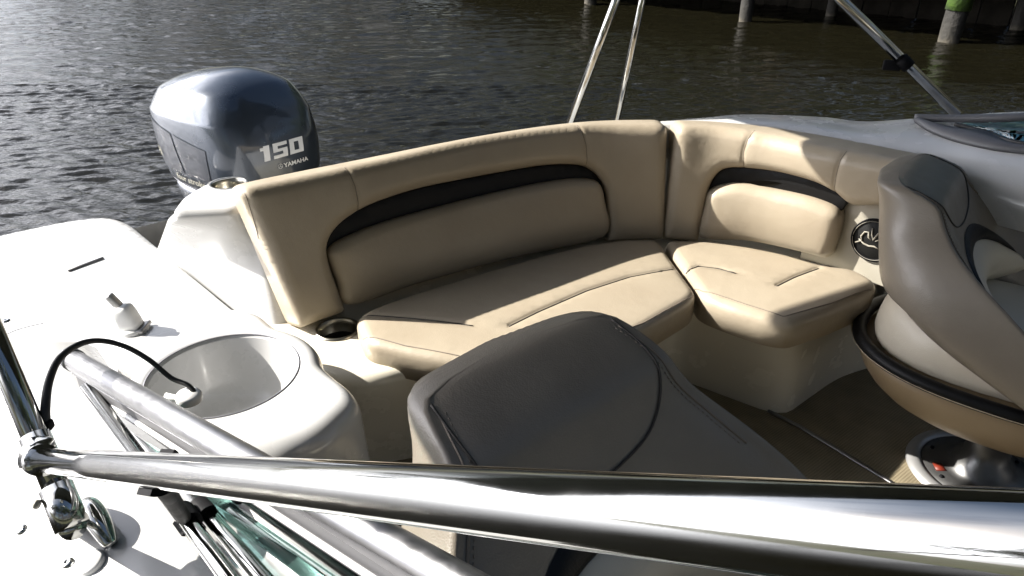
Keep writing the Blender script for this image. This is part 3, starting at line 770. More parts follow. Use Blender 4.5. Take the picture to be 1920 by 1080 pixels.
for k in range(9):
    ph = R(90 * k / 8); rings.append([Vector((*(ctr2 + (Vector((p.x, p.y)) - ctr2) * ((l_ - r_ * (1 - math.cos(ph))) / l_)), ZC - z_ + z_ * math.sin(ph))) for p, l_, r_, z_ in zip(A, RD, RF, ZF)])
last = rings[-1]; angs = [math.atan2(p.y - SKc.y, p.x - SKc.x) for p in last]
for rr, zz in ((SR + .012, 0), (SR + .004, -.002), (SR - .002, -.008)):
    tgt = [Vector((SKc.x + rr * math.cos(a), SKc.y + rr * math.sin(a), ZC + zz)) for a in angs]
    rings.append(tgt)
cons = add('console', *loft(rings, False, False), M['gel'], boat)
v, f = lathe([(SR - .002, -.008), (SR - .008, -.03), (SR - .02, -.10), (SR - .05, -.145), (.03, -.158), (.0005, -.16)], 64, SKc); add('sink_basin', v, f, M['gel'], cons)
v, f = lathe([(.018, -.155), (.018, -.152), (.006, -.152), (.0005, -.154)], 20, SKc); add('drain', v, f, M['steel_dull'], cons)

v, f = loop_tube([Vector((SKc.x + (SR + .003) * math.cos(a), SKc.y + (SR + .003) * math.sin(a), ZC - .001)) for a in [k * math.pi / 40 for k in range(80)]], .0016, 6); add('rim_shade_line', v, f, M['stripe'], cons)  # grey line standing in for the shading along the bowl rim
# faucet (pull-up shower) behind the bowl
fc = at(250, 618, ZC); fau = empty('faucet', fc); fau.parent = cons
tilt = Matrix.Rotation(R(-14), 3, 'Y')
v, f = lathe([(.034, 0), (.034, .006), (.030, .010)], 28, (0, 0, 0), cap1=True); add('flange', v, f, M['white_plastic'], fau)
rg = []
for z, s in ((.006, 1.05), (.02, 1.05), (.04, 1.02), (.054, .95), (.062, .78), (.065, .4), (.0655, .1)):
    rg.append([tilt @ Vector((.024 * s * math.copysign(abs(math.cos(a)) ** .6, math.cos(a)), .021 * s * math.copysign(abs(math.sin(a)) ** .6, math.sin(a)), z)) for a in [k * math.pi / 12 for k in range(24)]])
add('body', *loft(rg), M['white_plastic'], fau)
v, f = box(tilt @ Vector((-.006, 0, .078)), .016, .018, .036, tilt @ Matrix.Rotation(R(-18), 3, 'Y'), .004); add('lever', v, f, M['ring'], fau)
v, f = box(tilt @ Vector((.004, 0, .0)), .06, .05, .010, tilt, .003); add('collar', v, f, M['ring'], fau)

# ------------------------------------------------------------------ starboard gunwale, foreground deck
zg = .60
inner = [at(150, 640, .50), at(210, 735, .56), at(300, 860, .61), at(430, 1000, .62), at(560, 1130, .62), at(760, 1330, .62), at(1400, 1900, .62)]
crease = [at(-150, 660, .46), at(-40, 800, .55), at(20, 905, .585), at(80, 1000, .595), at(130, 1080, .595), at(230, 1240, .595), at(640, 1900, .595)]
outer = [p + Vector((-.045, -.05, -.035)) for p in crease]; outer2 = [p + Vector((-.06, -.07, -.10)) for p in crease]; outer3 = [p + Vector((-.04, -.04, -.6)) for p in crease]
innd = [p + Vector((.02, .02, -.03)) for p in inner]; innd2 = [p + Vector((.03, .03, -.5)) for p in inner]
midg = [a.lerp(b, .5) + Vector((0, 0, .012)) for a, b in zip(inner, crease)]
sheet('gunwale', [innd2, innd, inner, midg, crease, [p + Vector((-.006, -.007, -.006)) for p in crease], outer, outer2, outer3], M['gel'], boat, n=80)
def gz(pxx, pyy):                                     # hit the gunwale under a photograph point
    o = bpy.data.objects['gunwale']; bv = BVHTree.FromPolygons([w.co.copy() for w in o.data.vertices], [tuple(p.vertices) for p in o.data.polygons])
    h_ = bv.ray_cast(Vector((0, 0, H)), ray(pxx, pyy).normalized())
    return (h_[0], h_[1] if h_[1].z > 0 else -h_[1]) if h_[0] else (at(pxx, pyy, .6), Vector((0, 0, 1)))
for a, b in ((41, 993), (128, 1056), (12, 602)):
    p, n = gz(a, b); qm = n.to_track_quat('Z', 'Y').to_matrix()
    v, f = lathe([(.0085, 0), (.0075, .003), (.004, .0045), (.0022, .003), (.0005, .003)], 14, p, qm); add('screw', v, f, M['steel'], boat)
p, n = gz(172, 1056); qm = n.to_track_quat('Z', 'Y').to_matrix()
v, f = lathe([(.019, 0), (.0185, .005), (.016, .008), (.0005, .009)], 28, p, qm); add('plug_cap', v, f, M['white_plastic'], boat)
# folding cleat shaped deck fitting
p, n = gz(188, 1000); p0, _ = gz(165, 962); p1, _ = gz(212, 1030)
P = spline([p0 + Vector((0, 0, .012)), p0.lerp(p1, .3) + Vector((0, 0, .03)), p0.lerp(p1, .7) + Vector((0, 0, .026)), p1 + Vector((0, 0, .006))], 6)
v, f = tube(P, [.006 + .011 * math.sin(math.pi * (.12 + .8 * i / (len(P) - 1))) for i in range(len(P))], 16, ry=None); add('cleat', v, f, M['steel'], boat, subdiv=1)

def surf(px_, py_):
    dg = bpy.context.evaluated_depsgraph_get(); ok, loc, nor, *_ = scene.ray_cast(dg, Vector((0, 0, H)), ray(px_, py_).normalized()); return loc if ok else at(px_, py_, .4)
v, f = tube(spline([surf(2, 632), surf(28, 620), surf(55, 612), surf(82, 606)], 5), .0014, 6); add('hatch_seam', v, f, M['stripe'], boat)
# floor hatch trim
v, f = tube([at(1440, 770, .006), at(1500, 800, .006), at(1710, 928, .006), at(1900, 1045, .006)], .007, 8, ry=.004); add('hatch_trim', v, f, M['alu'], boat)

# ------------------------------------------------------------------ outboard motor
mo = tag(empty('outboard_motor', (-1.11, 2.86, .43), math.atan2(FW.y, FW.x)), 'blue grey outboard motor with 150 lettering, mounted behind the white quarter box', 'outboard motor')
# local x forward, y port, z up
def cring(z, xf, xa, w, e=3.2, tiltx=0.0, n=48, chin=0.0):
    out = []
    for k in range(n):
        a = 2 * math.pi * k / n; c_, s_ = math.cos(a), math.sin(a)
        x = math.copysign(abs(c_) ** (2 / e), c_); y = math.copysign(abs(s_) ** (2 / e), s_)
        X = xf * x if x > 0 else xa * x
        ww = w * (1 - .10 * max(x, 0) ** 2 - .16 * max(-x, 0) ** 2)
        out.append(Vector((X, y * ww, z + tiltx * X)))
    return out
G_ = 1.17
def crings(L_): return [cring(z * 1.0, a * G_, b * G_, c * G_, e, t) for z, a, b, c, e, t in L_]
cv, cf = loft(crings([(-.02, .250, .258, .185, 4, 0), (0, .264, .270, .197, 4, 0), (.06, .270, .280, .205, 4.2, 0), (.14, .268, .288, .209, 4.3, 0), (.20, .256, .292, .209, 4.4, 0), (.255, .238, .293, .2065, 4.5, 0),
    (.262, .235, .291, .2058, 4.5, 0), (.268, .232, .288, .2035, 4.5, .01), (.31, .212, .275, .188, 4.3, .03), (.345, .188, .262, .172, 4.0, .05), (.354, .180, .257, .166, 3.8, .055), (.366, .166, .246, .152, 3.5, .065),
    (.382, .143, .222, .127, 3.2, .075), (.396, .114, .188, .10, 2.9, .085), (.407, .083, .145, .072, 2.6, .09), (.414, .05, .09, .042, 2.3, .092), (.417, .018, .03, .013, 2.0, .092)]))
cowl = add('cowl', cv, cf, M['cowl'], mo, sharp=42)
# stripe, lower cowl, leg
v, f = loft([cring(-.020, .255*G_, .265*G_, .185*G_, 4), cring(-.018, .2605*G_, .2705*G_, .1885*G_, 4), cring(-.010, .2605*G_, .2705*G_, .1885*G_, 4), cring(-.008, .255*G_, .265*G_, .185*G_, 4)]); add('trim_stripe', v, f, M['stripe'], mo)
v, f = loft([cring(-.34, .12*G_, .14*G_, .09*G_, 3), cring(-.26, .17*G_, .19*G_, .125*G_, 3.2), cring(-.16, .225*G_, .235*G_, .165*G_, 4), cring(-.06, .25*G_, .26*G_, .182*G_, 4), cring(-.026, .25*G_, .26*G_, .180*G_, 4)]); add('lower_cowl', v, f, M['cowl'], mo)
v, f = loft([cring(-1.1, .08, .16, .03, 2.4), cring(-.8, .1, .17, .05, 2.6), cring(-.3, .12, .15, .085, 3)]); add('leg', v, f, M['cowl_dark'], mo)
v, f = box((.26, 0, -.45), .26, .24, .4, None, .03); add('bracket', v, f, M['cowl_dark'], mo)
bvc = BVHTree.FromPolygons(cv, cf)
def cowl_hit(y, z, side):                             # ray onto the cowl from the front ('f') or starboard ('s')
    if side == 'f': o_, d_ = Vector((2, y, z)), Vector((-1, 0, 0))
    else: o_, d_ = Vector((y, -2, z)), Vector((0, 1, 0))
    h_ = bvc.ray_cast(o_, d_); return h_[0], h_[1]
def lettering(txt, size, side, c0, z0, m, thick=.002, shear=0.0, sx=1.0, off=.0012, name='lettering', rise=0.0, bold=0.0):
    cu = bpy.data.curves.new('text', 'FONT'); cu.body = txt; cu.size = size; cu.shear = shear; cu.extrude = 0; cu.offset = bold; cu.resolution_u = 3
    to = bpy.data.objects.new('text', cu); col.objects.link(to)
    dg = bpy.context.evaluated_depsgraph_get(); me = bpy.data.meshes.new_from_object(to.evaluated_get(dg)); bpy.data.objects.remove(to)
    bm = bmesh.new(); bm.from_mesh(me); bmesh.ops.remove_doubles(bm, verts=bm.verts[:], dist=1e-5); bmesh.ops.triangulate(bm, faces=bm.faces[:])
    bmesh.ops.subdivide_edges(bm, edges=[e for e in bm.edges if e.calc_length() > size * .25], cuts=2)
    bmesh.ops.triangulate(bm, faces=bm.faces[:]); bm.verts.index_update()
    v = []
    for q in bm.verts:
        a, b = q.co.x * sx, q.co.y + q.co.x * rise
        h_, n_ = cowl_hit((c0 + a), z0 + b, side)
        if h_ is None: h_ = Vector((c0 + a, -.2, z0 + b)) if side == 's' else Vector((.25, c0 + a, z0 + b)); n_ = Vector((0, -1, 0))
        dirn = Vector((1, 0, 0)) if side == 'f' else Vector((0, -1, 0))
        v.append(h_ + dirn * (off + .004))
    f = [tuple(w.index for w in p.verts) for p in bm.faces]; bm.free()
    return add(name, v, f, m, mo, smooth=False)
def side_panel(pts, m, name):
    vv = []; ff = []; nx_, nz_ = 10, 8
    for j in range(nz_ + 1):
        for i in range(nx_ + 1):
            a, b = i / nx_, j / nz_
            lo = Vector(pts[0]).lerp(Vector(pts[1]), a); hi = Vector(pts[3]).lerp(Vector(pts[2]), a); q = lo.lerp(hi, b)
            h_, n_ = cowl_hit(q.x, q.y, 's'); vv.append((h_ if h_ else Vector((q.x, -.2, q.y))) + Vector((0, -.0025, 0)))
    for j in range(nz_):
        for i in range(nx_): k = j * (nx_ + 1) + i; ff.append((k, k + 1, k + nx_ + 2, k + nx_ + 1))
    return add(name, vv, ff, m, mo)
side_panel([(-.22, .045), (-.02, .045), (-.06, .20), (-.27, .235)], M['cowl_dark'], 'side_panel')
side_panel([(-.005, .045), (.15, .045), (.16, .17), (-.045, .20)], M['cowl_dark'], 'side_panel')
# starboard (y<0) face: text must read with +x to the right as seen from starboard
def numerals(y0, z0, hgt, wid, gap):
    G = {'1': ((.22, .0, .62, 1.0), (.0, .72, .22, .92)), '5': ((0, .78, 1, 1), (0, .60, .32, .78), (0, .42, 1, .60), (.68, .22, 1, .42), (0, 0, 1, .22)),
         '0': ((0, .78, 1, 1), (0, .22, .32, .78), (.68, .22, 1, .78), (0, 0, 1, .22))}
    vv = []; ff = []; x = y0
    for ch in '150':
        w = wid * (.68 if ch == '1' else 1.0)
        for a0, b0, a1, b1 in G[ch]:
            k = len(vv); n = 5
            for i in range(n + 1):
                for b_ in (b0, b1):
                    yy = x + (a0 + (a1 - a0) * i / n) * (wid) + .16 * hgt * b_; zz = z0 + b_ * hgt
                    h_, n_ = cowl_hit(yy, zz, 'f'); vv.append((h_ if h_ else Vector((.28, yy, zz))) + Vector((.0035, 0, 0)))
            for i in range(n): q = k + 2 * i; ff.append((q, q + 2, q + 3, q + 1))
        x += w + gap
    o = add('power_lettering', vv, ff, M['decal'], mo, smooth=False); o.modifiers.new('thickness', 'SOLIDIFY').thickness = .003
numerals(-.11, .125, .055, .062, .012)
lettering('YAMAHA', .022, 'f', -.02, .085, M['decal'], sx=1.25, name='maker_lettering', bold=.0006)
v, f = loop_tube([cowl_hit(-.035 + .009 * math.cos(a), .0925 + .009 * math.sin(a), 'f')[0] + Vector((.003, 0, 0)) for a in [k * math.pi / 12 for k in range(24)]], .0012, 5); add('emblem', v, f, M['decal'], mo)
mbt = MB()
for a in (90, 210, 330):
    mbt.put(*tube([cowl_hit(-.035 + r_ * math.cos(R(a)), .0925 + r_ * math.sin(R(a)), 'f')[0] + Vector((.003, 0, 0)) for r_ in (0, .004, .009)], .0010, 5))
mbt.build('emblem', M['decal'], mo)
lettering('four stroke', .036, 's', -.10, .012, M['decal_gold'], sx=1.25, name='type_lettering', bold=.0006, shear=.2)
lettering('YAMAHA', .055, 's', -.30, .085, M['decal_gold'], sx=.55, name='maker_lettering', bold=.001)

# ------------------------------------------------------------------ swivel chairs
def usec(w, g, yb, th, rc, z, n=26, bulge=.0):
    o = [(w * .985, yb + g)] + [(w, yb + g * .6), (w, yb + rc)]
    for k in range(1, 6):
        a = R(90) * k / 6; o.append((w - rc + rc * math.cos(a), yb + rc - rc * math.sin(a)))
    o += [(w - rc, yb - bulge * .3), (0, yb - bulge)]
    o = o + [(-a, b) for a, b in o[-2::-1]]
    xs_ = [-.93 + 1.86 * k / 20 for k in range(21)]; gg = max(g, th + .004)
    i_ = [(w * x, yb + th + (gg - th) * abs(x) ** 2.4 - .012 * max(0, abs(x) - .8) / .2) for x in xs_]
    O = resample([(a, b, z) for a, b in o], n=n); I = resample([(a, b, z) for a, b in i_], n=n)
    return O + I
def make_chair(loc, rz, label, back_tilt=R(14)):
    root = tag(empty('swivel_chair', loc, rz), label, 'chair', 'swivel chairs in the cockpit')
    # local: +y forward, x right, z up
    T = Matrix.Translation(Vector((0, -.16, .40))) @ Matrix.Rotation(back_tilt, 4, 'X') @ Matrix.Translation(Vector((0, .16, -.40)))
    secs = []
    for z, w, g, th, rc, sh_k in ((.395, .262, .34, .08, 0.14, .90), (.41, .290, .40, .10, 0.15, .88), (.455, .305, .42, .13, 0.16, .74), (.53, .308, .375, .17, 0.16, .38), (.60, .301, .31, .185, 0.15, .10), (.655, .288, .262, .18, 0.14, 0),
                                (.695, .27, .225, .172, 0.125, 0), (.728, .25, .195, .163, 0.112, 0), (.755, .231, .174, .155, 0.1, 0), (.778, .213, .16, .148, 0.09, 0), (.80, .198, .15, .143, 0.082, 0), (.822, .188, .144, .138, 0.075, 0), (.842, .181, .138, .132, 0.068, 0),
                                (.868, .174, .10, .096, 0.05, 0), (.887, .165, .068, .064, 0.036, 0), (.899, .148, .044, .04, 0.022, 0)):
        yb = -.262 - .03 * min(1, max(0, (z - .36) / .3))
        secs.append([Vector((q.x, q.y, q.z - sh_k * (q.y + .02))) for q in usec(w, g, yb, th, rc, z, bulge=.028)])
    secs = [[T @ q for q in s] for s in secs]
    v, f = loft(secs); sh = add('backrest', v, f, M['taupe'], root, subdiv=1)
    bv = BVHTree.FromObject(sh, bpy.context.evaluated_depsgraph_get())
    Ti = T.to_3x3()
    def on(x, z, off=.002, front=True):               # point on the front of the back
        o_ = T @ Vector((x, (.6 if front else -.9), z)); d_ = Ti @ Vector((0, -1 if front else 1, 0)); h_ = bv.ray_cast(o_, d_)
        return (h_[0] - d_ * off) if h_[0] else None
    # oval seam of the head panel, stitched lines
    P = [on(x, z, .0015) for x, z in [(p.x, p.y) for p in spline([(.150, .888, 0), (.153, .855, 0), (.146, .818, 0), (.122, .782, 0), (.08, .758, 0), (0, .746, 0), (-.08, .758, 0), (-.122, .782, 0), (-.146, .818, 0), (-.153, .855, 0), (-.150, .888, 0)], 5)]]
    P = [p for p in P if p]; 
    if len(P) > 4: v, f = tube(P, .0018, 6); add('seam', v, f, M['seam'], root)
    for sx in (-1, 1):
        P = [p for p in (on(sx * xx, z, .001) for xx, z in ((.136, .897), (.150, .880), (.158, .86), (.163, .842), (.168, .822), (.176, .80), (.189, .778), (.204, .755), (.22, .728), (.236, .70))) if p]
        if len(P) > 3: v, f = tube(spline(P, 5), .0016, 6); add('seam', v, f, M['thread'], root)
        for dx in (.008,):
            P = [p for p in (on(sx * (xx - dx), z, .0008) for xx, z in ((.136, .897), (.150, .880), (.158, .86), (.163, .842), (.168, .822), (.176, .80), (.189, .778), (.204, .755), (.22, .728), (.236, .70))) if p]
            if len(P) > 3:
                mb = MB(); Q = resample(spline(P, 5), step=.004)
                for k in range(0, len(Q) - 1, 2): mb.put(*tube([Q[k], Q[k + 1]], .0008, 5))
                mb.build('stitching', M['thread'], root)
    # black arch and lumbar pad
    def patch(x0, zf0, zf1, m, name, off, n=22):
        vv = []; ff = []
        xs_ = [x0 * math.sin(R(90) * (k / (n / 2) - 1)) for k in range(n + 1)]
        for k, x in enumerate(xs_):
            for j in range(7):
                z = zf0(x) + (zf1(x) - zf0(x)) * j / 6
                p = on(x, z, off * (1 - (abs(j - 3) / 3.0) ** 4 * .9)); vv.append(p if p else T @ Vector((x, -.15, z)))
        for k in range(n):
            for j in range(6): ff.append((k * 7 + j, (k + 1) * 7 + j, (k + 1) * 7 + j + 1, k * 7 + j + 1))
        return add(name, vv, ff, m, root)
    arch = lambda x: .555 + .172 * math.sqrt(max(0, 1 - (x / .205) ** 2)); padz = lambda x: .555 + .122 * math.sqrt(max(0, 1 - (x / .205) ** 2))
    patch(.203, padz, arch, M['black_vinyl'], 'accent_band', .010); patch(.197, lambda x: .53, padz, M['chair_cream'], 'lumbar_pad', .022)
    # bowl under the seat
    def ering(rx, ry, z, y0=0.0, n=40, e=2.5):
        return [Vector((rx * math.copysign(abs(math.cos(a)) ** (2 / e), math.cos(a)), y0 + ry * math.copysign(abs(math.sin(a)) ** (2 / e), math.sin(a)), z)) for a in [k * 2 * math.pi / n for k in range(n)]]
    v, f = loft([ering(.09, .10, .205), ering(.17, .19, .212, -.02), ering(.225, .265, .25, -.04), ering(.250, .305, .315, -.06), ering(.255, .315, .375, -.07), ering(.235, .29, .385, -.07)]); add('seat_shell', v, f, M['chair_tan'], root, subdiv=1)
    P = [Vector((.255 * math.copysign(abs(math.cos(a)) ** .8, math.cos(a)), -.07 + .312 * math.copysign(abs(math.sin(a)) ** .8, math.sin(a)), .385 - .012 * math.sin(a))) for a in [k * math.pi / 36 for k in range(72)]]
    v, f = loop_tube(P, .018, 10); add('seat_trim', v, f, M['black_vinyl'], root)
    P = [p + Vector((p.x, p.y, 0)).normalized() * .0182 + Vector((0, 0, -.006)) for p in P]; v, f = loop_tube(P, .0012, 5); add('stitching', v, f, M['thread_pale'], root)
    v, f = loft([ering(.232, .285, .37, -.07), ering(.228, .28, .42, -.07), ering(.222, .272, .47, -.075), ering(.20, .24, .515, -.085), ering(.15, .17, .545, -.09), ering(.07, .08, .555, -.09)]); add('seat_pad', v, f, M['chair_cream'], root, subdiv=1)
    # pedestal
    v, f = lathe([(.062, .20), (.055, .13), (.055, .07), (.075, .055), (.078, .03), (.10, .02), (.145, .013), (.147, .008)], 40); add('pedestal', v, f, M['base_paint'], root)
    v, f = lathe([(.147, .004), (.147, .016), (.162, .019), (.180, .013), (.184, .002)], 48); add('trim_ring', v, f, M['ring'], root)
    for k in range(6):
        a = R(60 * k + 20); v, f = lathe([(.006, 0), (.005, .004), (.0005, .005)], 10, (.125 * math.cos(a), .125 * math.sin(a), .0165)); add('bolt', v, f, M['black_plastic'], root)
    v, f = box((0, -.058, .165), .05, .012, .05, None, .004); add('swivel_lock', v, f, M['black_plastic'], root)
    v, f = box((.06, -.09, .0195), .03, .03, .003, Matrix.Rotation(.5, 3, 'Z')); add('sticker', v, f, M['red'], root)
    return root
def face(fx, fy): return math.atan2(fy, fx) - R(90)
c1 = make_chair((.255, .51, 0.0), face(.65, -.76), 'grey taupe swivel chair nearest the steel rail, facing away from the bench')
c1.scale = (1.03, 1.03, 1.03)
c2 = make_chair((1.30, 1.53, 0.0), face(.80, -.60), 'taupe and tan swivel chair on a round floor plate at the right edge')
c2.scale = (1, 1, .95)

# ------------------------------------------------------------------ bimini
bim = tag(empty('bimini_top', (0, 0, .6)), 'polished steel bimini frame with thick rail across the foreground', 'bimini')
def rod(name, P, r, m='steel', seg=20):
    v, f = tube(P, r, seg); return local(add(name, v, f, M[m], None), bim)
RA, RB = dep(72, 862, .76), dep(1900, 1030, .150); dR = (RB - RA).normalized()
rod('rail', [RA, RA.lerp(RB, .25), RA.lerp(RB, .5), RA.lerp(RB, .75), RB, RB + dR * 1.6], .0125, seg=40)
LA_, LB_ = dep(112, 930, .92), dep(-20, 610, 1.0); dL = (LB_ - LA_).normalized()
rod('strut', [LA_, LB_, LB_ + dL * 1.1], .0155, seg=28)
jaw = dep(75, 862, .83)
v, f = tube([RA - dR * .012, RA + dR * .022], .0165, 28); local(add('eye_end', v, f, M['steel'], None), bim)
J0 = LA_.lerp(LB_, .15); J1 = LA_.lerp(LB_, .33)
v, f = tube([J0, J1], .0185, 28); local(add('jaw_slide', v, f, M['steel'], None), bim)
v, f = box(J0.lerp(J1, .6).lerp(RA, .5), .03, .03, .034, None, .006); local(add('jaw_slide', v, f, M['steel'], None), bim)
E0 = LA_ + dL * .012; E1 = LA_ - dL * .045
v, f = tube([E0, E1], [.020, .020], 28); local(add('eye_end', v, f, M['steel'], None), bim)
hp, hn = gz(128, 985); 
P = [E1, E1.lerp(hp, .5), hp + Vector((0, 0, .012))]; v, f = tube(P, [.016, .012, .012], 16); local(add('deck_hinge', v, f, M['steel'], None), bim)
hx = (gz(165, 980)[0] - hp).normalized()
v, f = box(hp + hx * .018 + Vector((0, 0, .016)), .05, .022, .022, Matrix.Rotation(math.atan2(hx.y, hx.x), 3, 'Z'), .004); local(add('deck_hinge', v, f, M['steel'], None), bim)
v, f = tube([dep(66, 945, .905), dep(72, 946, .905)], .006, 12); local(add('set_screw', v, f, M['decal_gold'], None), bim)
# thin folded tubes under the rail with a double clip
for a0, a1, r, nm in ((dep(163, 728, 1.12), dep(440, 1095, .78), .0105, 'brace'), (dep(228, 778, 1.10), dep(505, 1100, .78), .0105, 'brace')):
    d = (a1 - a0); rod(nm, [a0, a1, a1 + d * 1.2], r, seg=18)
def clip(c, ax_, r, toward=None, half=140):
    q = ax_.to_track_quat('Z', 'Y').to_matrix(); pr = []; mid0 = 0
    if toward is not None: l_ = q.transposed() @ (toward - c); mid0 = math.degrees(math.atan2(l_.y, l_.x))
    for k in range(19):
        a = R(mid0 - half + k * 2 * half / 18); pr.append((a, r))
    v = []; f = []
    for a, rr in pr:
        for r2, z in ((rr, -.014), (rr + .005, -.014), (rr + .005, .014), (rr, .014)): v.append(c + q @ Vector((r2 * math.cos(a), r2 * math.sin(a), z)))
    for i in range(18):
        for k in range(4):
            f.append((i * 4 + k, i * 4 + (k + 1) % 4, i * 4 + 4 + (k + 1) % 4, i * 4 + 4 + k))
    f += [(0, 1, 2, 3), (72, 73, 74, 75)]; return v, f
cR = dep(300, 905, .66); kR = RA.lerp(RB, .30)
tsel = min((RA.lerp(RB, t / 200) for t in range(200)), key=lambda q: abs(proj(q)[0] - 285))
b0, b1 = dep(163, 728, 1.12), dep(440, 1095, .78); bsel = min((b0.lerp(b1, t / 200) for t in range(200)), key=lambda q: abs(proj(q)[1] - 972))
c0, c1 = dep(228, 778, 1.10), dep(505, 1100, .78); csel = min((c0.lerp(c1, t / 200) for t in range(200)), key=lambda q: abs(proj(q)[1] - 960))
mb = MB(); mb.put(*clip(tsel, dR, .0128, bsel, 80)); mb.put(*clip(bsel, (b1 - b0).normalized(), .0108)); mb.put(*clip(csel, (c1 - c0).normalized(), .0108))
mid_ = tsel.lerp(bsel, .5)
mb.put(*tube([tsel + (bsel - tsel).normalized() * .016, bsel - (bsel - tsel).normalized() * .012], .008, 12)); mb.put(*tube([bsel, csel], .008, 10))
local(mb.build('clip', M['black_plastic'], None, smooth=True, sharp=40), bim)
# far poles on the port side
T1 = dep(1268, -300, 2.1)
pA = at(1066, 236, .74); rod('pole', [pA, pA.lerp(T1, .5), T1], .0135); pB = at(1155, 232, .74); rod('pole', [pB, pB.lerp(T1, .5), T1], .011)
pC = dep(1795, 214, 2.2); T2 = dep(1258, -312, 2.1); rod('pole', [pC, T2], .0155)
pD = dep(1800, 214, 2.2); 
cs = min((pC.lerp(T2, t / 200) for t in range(200)), key=lambda q: abs(proj(q)[1] - 118)); ax_ = (T2 - pC).normalized()
v, f = tube([cs - ax_ * .018, cs + ax_ * .018], .020, 16); mb = MB(); mb.put(v, f); sd_ = (cs - dep(1665, 124, 2.2)).normalized()
mb.put(*box(cs - sd_ * .035, .05, .02, .03, Matrix.Rotation(math.atan2(sd_.y, sd_.x), 3, 'Z'), .004)); local(mb.build('clip', M['black_plastic'], None), bim)
# canopy above the cockpit (out of the frame; it shades the right half of the boat)
NE, NW, SW, SE = Vector((.62, 2.74, 1.56)), Vector((-1.34, 1.73, 1.60)), Vector((-1.22, .62, 1.62)), Vector((1.55, .95, 1.66))
n1, n2 = 14, 14; vv = []; ff = []
for j in range(n1 + 1):
    for i in range(n2 + 1):
        s, t = i / n2, j / n1; p = NW.lerp(NE, s).lerp(SW.lerp(SE, s), t)
        vv.append(p + Vector((0, 0, .10 * (1 - (2 * s - 1) ** 2) * min(1, t * 4 + .0) - .02 * abs(math.sin(math.pi * t * 3)))))
for j in range(n1):
    for i in range(n2): k = j * (n2 + 1) + i; ff.append((k, k + 1, k + n2 + 2, k + n2 + 1))
cvo = local(add('canopy', vv, ff, M['canvas'], None), bim); sm_ = None
ex = [Vector((-.30, 2.10, 1.605)), Vector((-.57, 2.63, 1.57)), Vector((1.25, 2.95, 1.54)), Vector((.78, 2.58, 1.60))]  # added unseen panel that throws shade on the port coaming
vv = [ex[0].lerp(ex[3], i / 10).lerp(ex[1].lerp(ex[2], i / 10), j / 8) + Vector((0, 0, .03 * math.sin(math.pi * j / 8))) for j in range(9) for i in range(11)]
ff = [(j * 11 + i, j * 11 + i + 1, j * 11 + i + 12, j * 11 + i + 11) for j in range(8) for i in range(10)]
cx_ = local(add('coaming_shade_panel', vv, ff, M['canvas'], None), bim); cx_.modifiers.new('thickness', 'SOLIDIFY').thickness = .004
sm_ = cvo.modifiers.new('thickness', 'SOLIDIFY'); sm_.thickness = .004

# ------------------------------------------------------------------ windshields
ws = tag(empty('windshield', (-.2, .7, .6)), 'starboard windshield with silver frame and teal glass, in the lower left foreground', 'windshield', 'windshield panels')
W0, W1 = dep(136, 674, 1.16), dep(860, 1092, .60); dW = (W1 - W0).normalized()
G0, G1 = at(205, 770, .57), at(515, 1095, .62)
g_dn = ((G0 - W0) - dW * (G0 - W0).dot(dW)).normalized(); g_dn2 = ((G1 - W1) - dW * (G1 - W1).dot(dW)).normalized()
Wend = W1 + dW * .7; Gend = G1 + (G1 - G0).normalized() * .7
v, f = tube([W0, W0.lerp(W1, .5), W1, Wend], .0165, 24); local(add('frame_tube', v, f, M['alu'], None), ws)
nW = dW.cross(g_dn).normalized()
def bar(p0, p1, d0, d1, a, b, th):
    n0 = (p1 - p0).normalized().cross(d0).normalized() * th
    return [p0 + d0 * a - n0, p1 + d1 * a - n0, p1 + d1 * b - n0, p0 + d0 * b - n0, p0 + d0 * a + n0, p1 + d1 * a + n0, p1 + d1 * b + n0, p0 + d0 * b + n0], \
        [(0, 1, 2, 3), (7, 6, 5, 4), (0, 4, 5, 1), (1, 5, 6, 2), (2, 6, 7, 3), (3, 7, 4, 0)]
Q0, Q1 = dep(152, 724, 1.175), dep(693, 1080, .635); dQ = (Q1 - Q0).normalized(); Qend = Q1 + dQ * .7
def plate(p, th):                                     # thick quad
    n0 = (p[1] - p[0]).cross(p[3] - p[0]).normalized() * th
    return [q - n0 for q in p] + [q + n0 for q in p], [(0, 1, 2, 3), (7, 6, 5, 4), (0, 4, 5, 1), (1, 5, 6, 2), (2, 6, 7, 3), (3, 7, 4, 0)]
wa = (Q0 - W0).normalized(); wb_ = (Qend - Wend).normalized()
v, f = plate([W0 + wa * .019 + dW * .01, Wend + wb_ * .019, Qend, Q0 + dW * .01], .005); local(add('frame_web', v, f, M['alu_paint'], None, smooth=False), ws)
v, f = plate([W0 + wa * .0145 + dW * .01, Wend + wb_ * .0145, Wend + wb_ * .020, W0 + wa * .020 + dW * .01], .009); local(add('frame_lip', v, f, M['alu'], None, smooth=False), ws)
v, f = tube([Q0 + dW * .01, Q1, Qend], .0035, 8); local(add('glazing_seal', v, f, M['white_plastic'], None), ws)
Ga, Gb = Q0 + dW * .02, Qend
v = [Ga, Gb, Gend, G0 + dW * .02]; nn = (v[1] - v[0]).cross(v[3] - v[0]).normalized() * .0025
v = [q - nn for q in v] + [q + nn for q in v]; local(add('glass', v, [(0, 1, 2, 3), (7, 6, 5, 4), (0, 4, 5, 1), (1, 5, 6, 2), (2, 6, 7, 3), (3, 7, 4, 0)], M['glass'], None, smooth=False), ws)
v, f = tube([G0, G1, Gend], .006, 10); local(add('gasket', v, f, M['rubber'], None), ws)
v, f = tube([W0 - dW * .012, W0 + dW * .012], .018, 20); local(add('end_cap', v, f, M['alu'], None), ws)

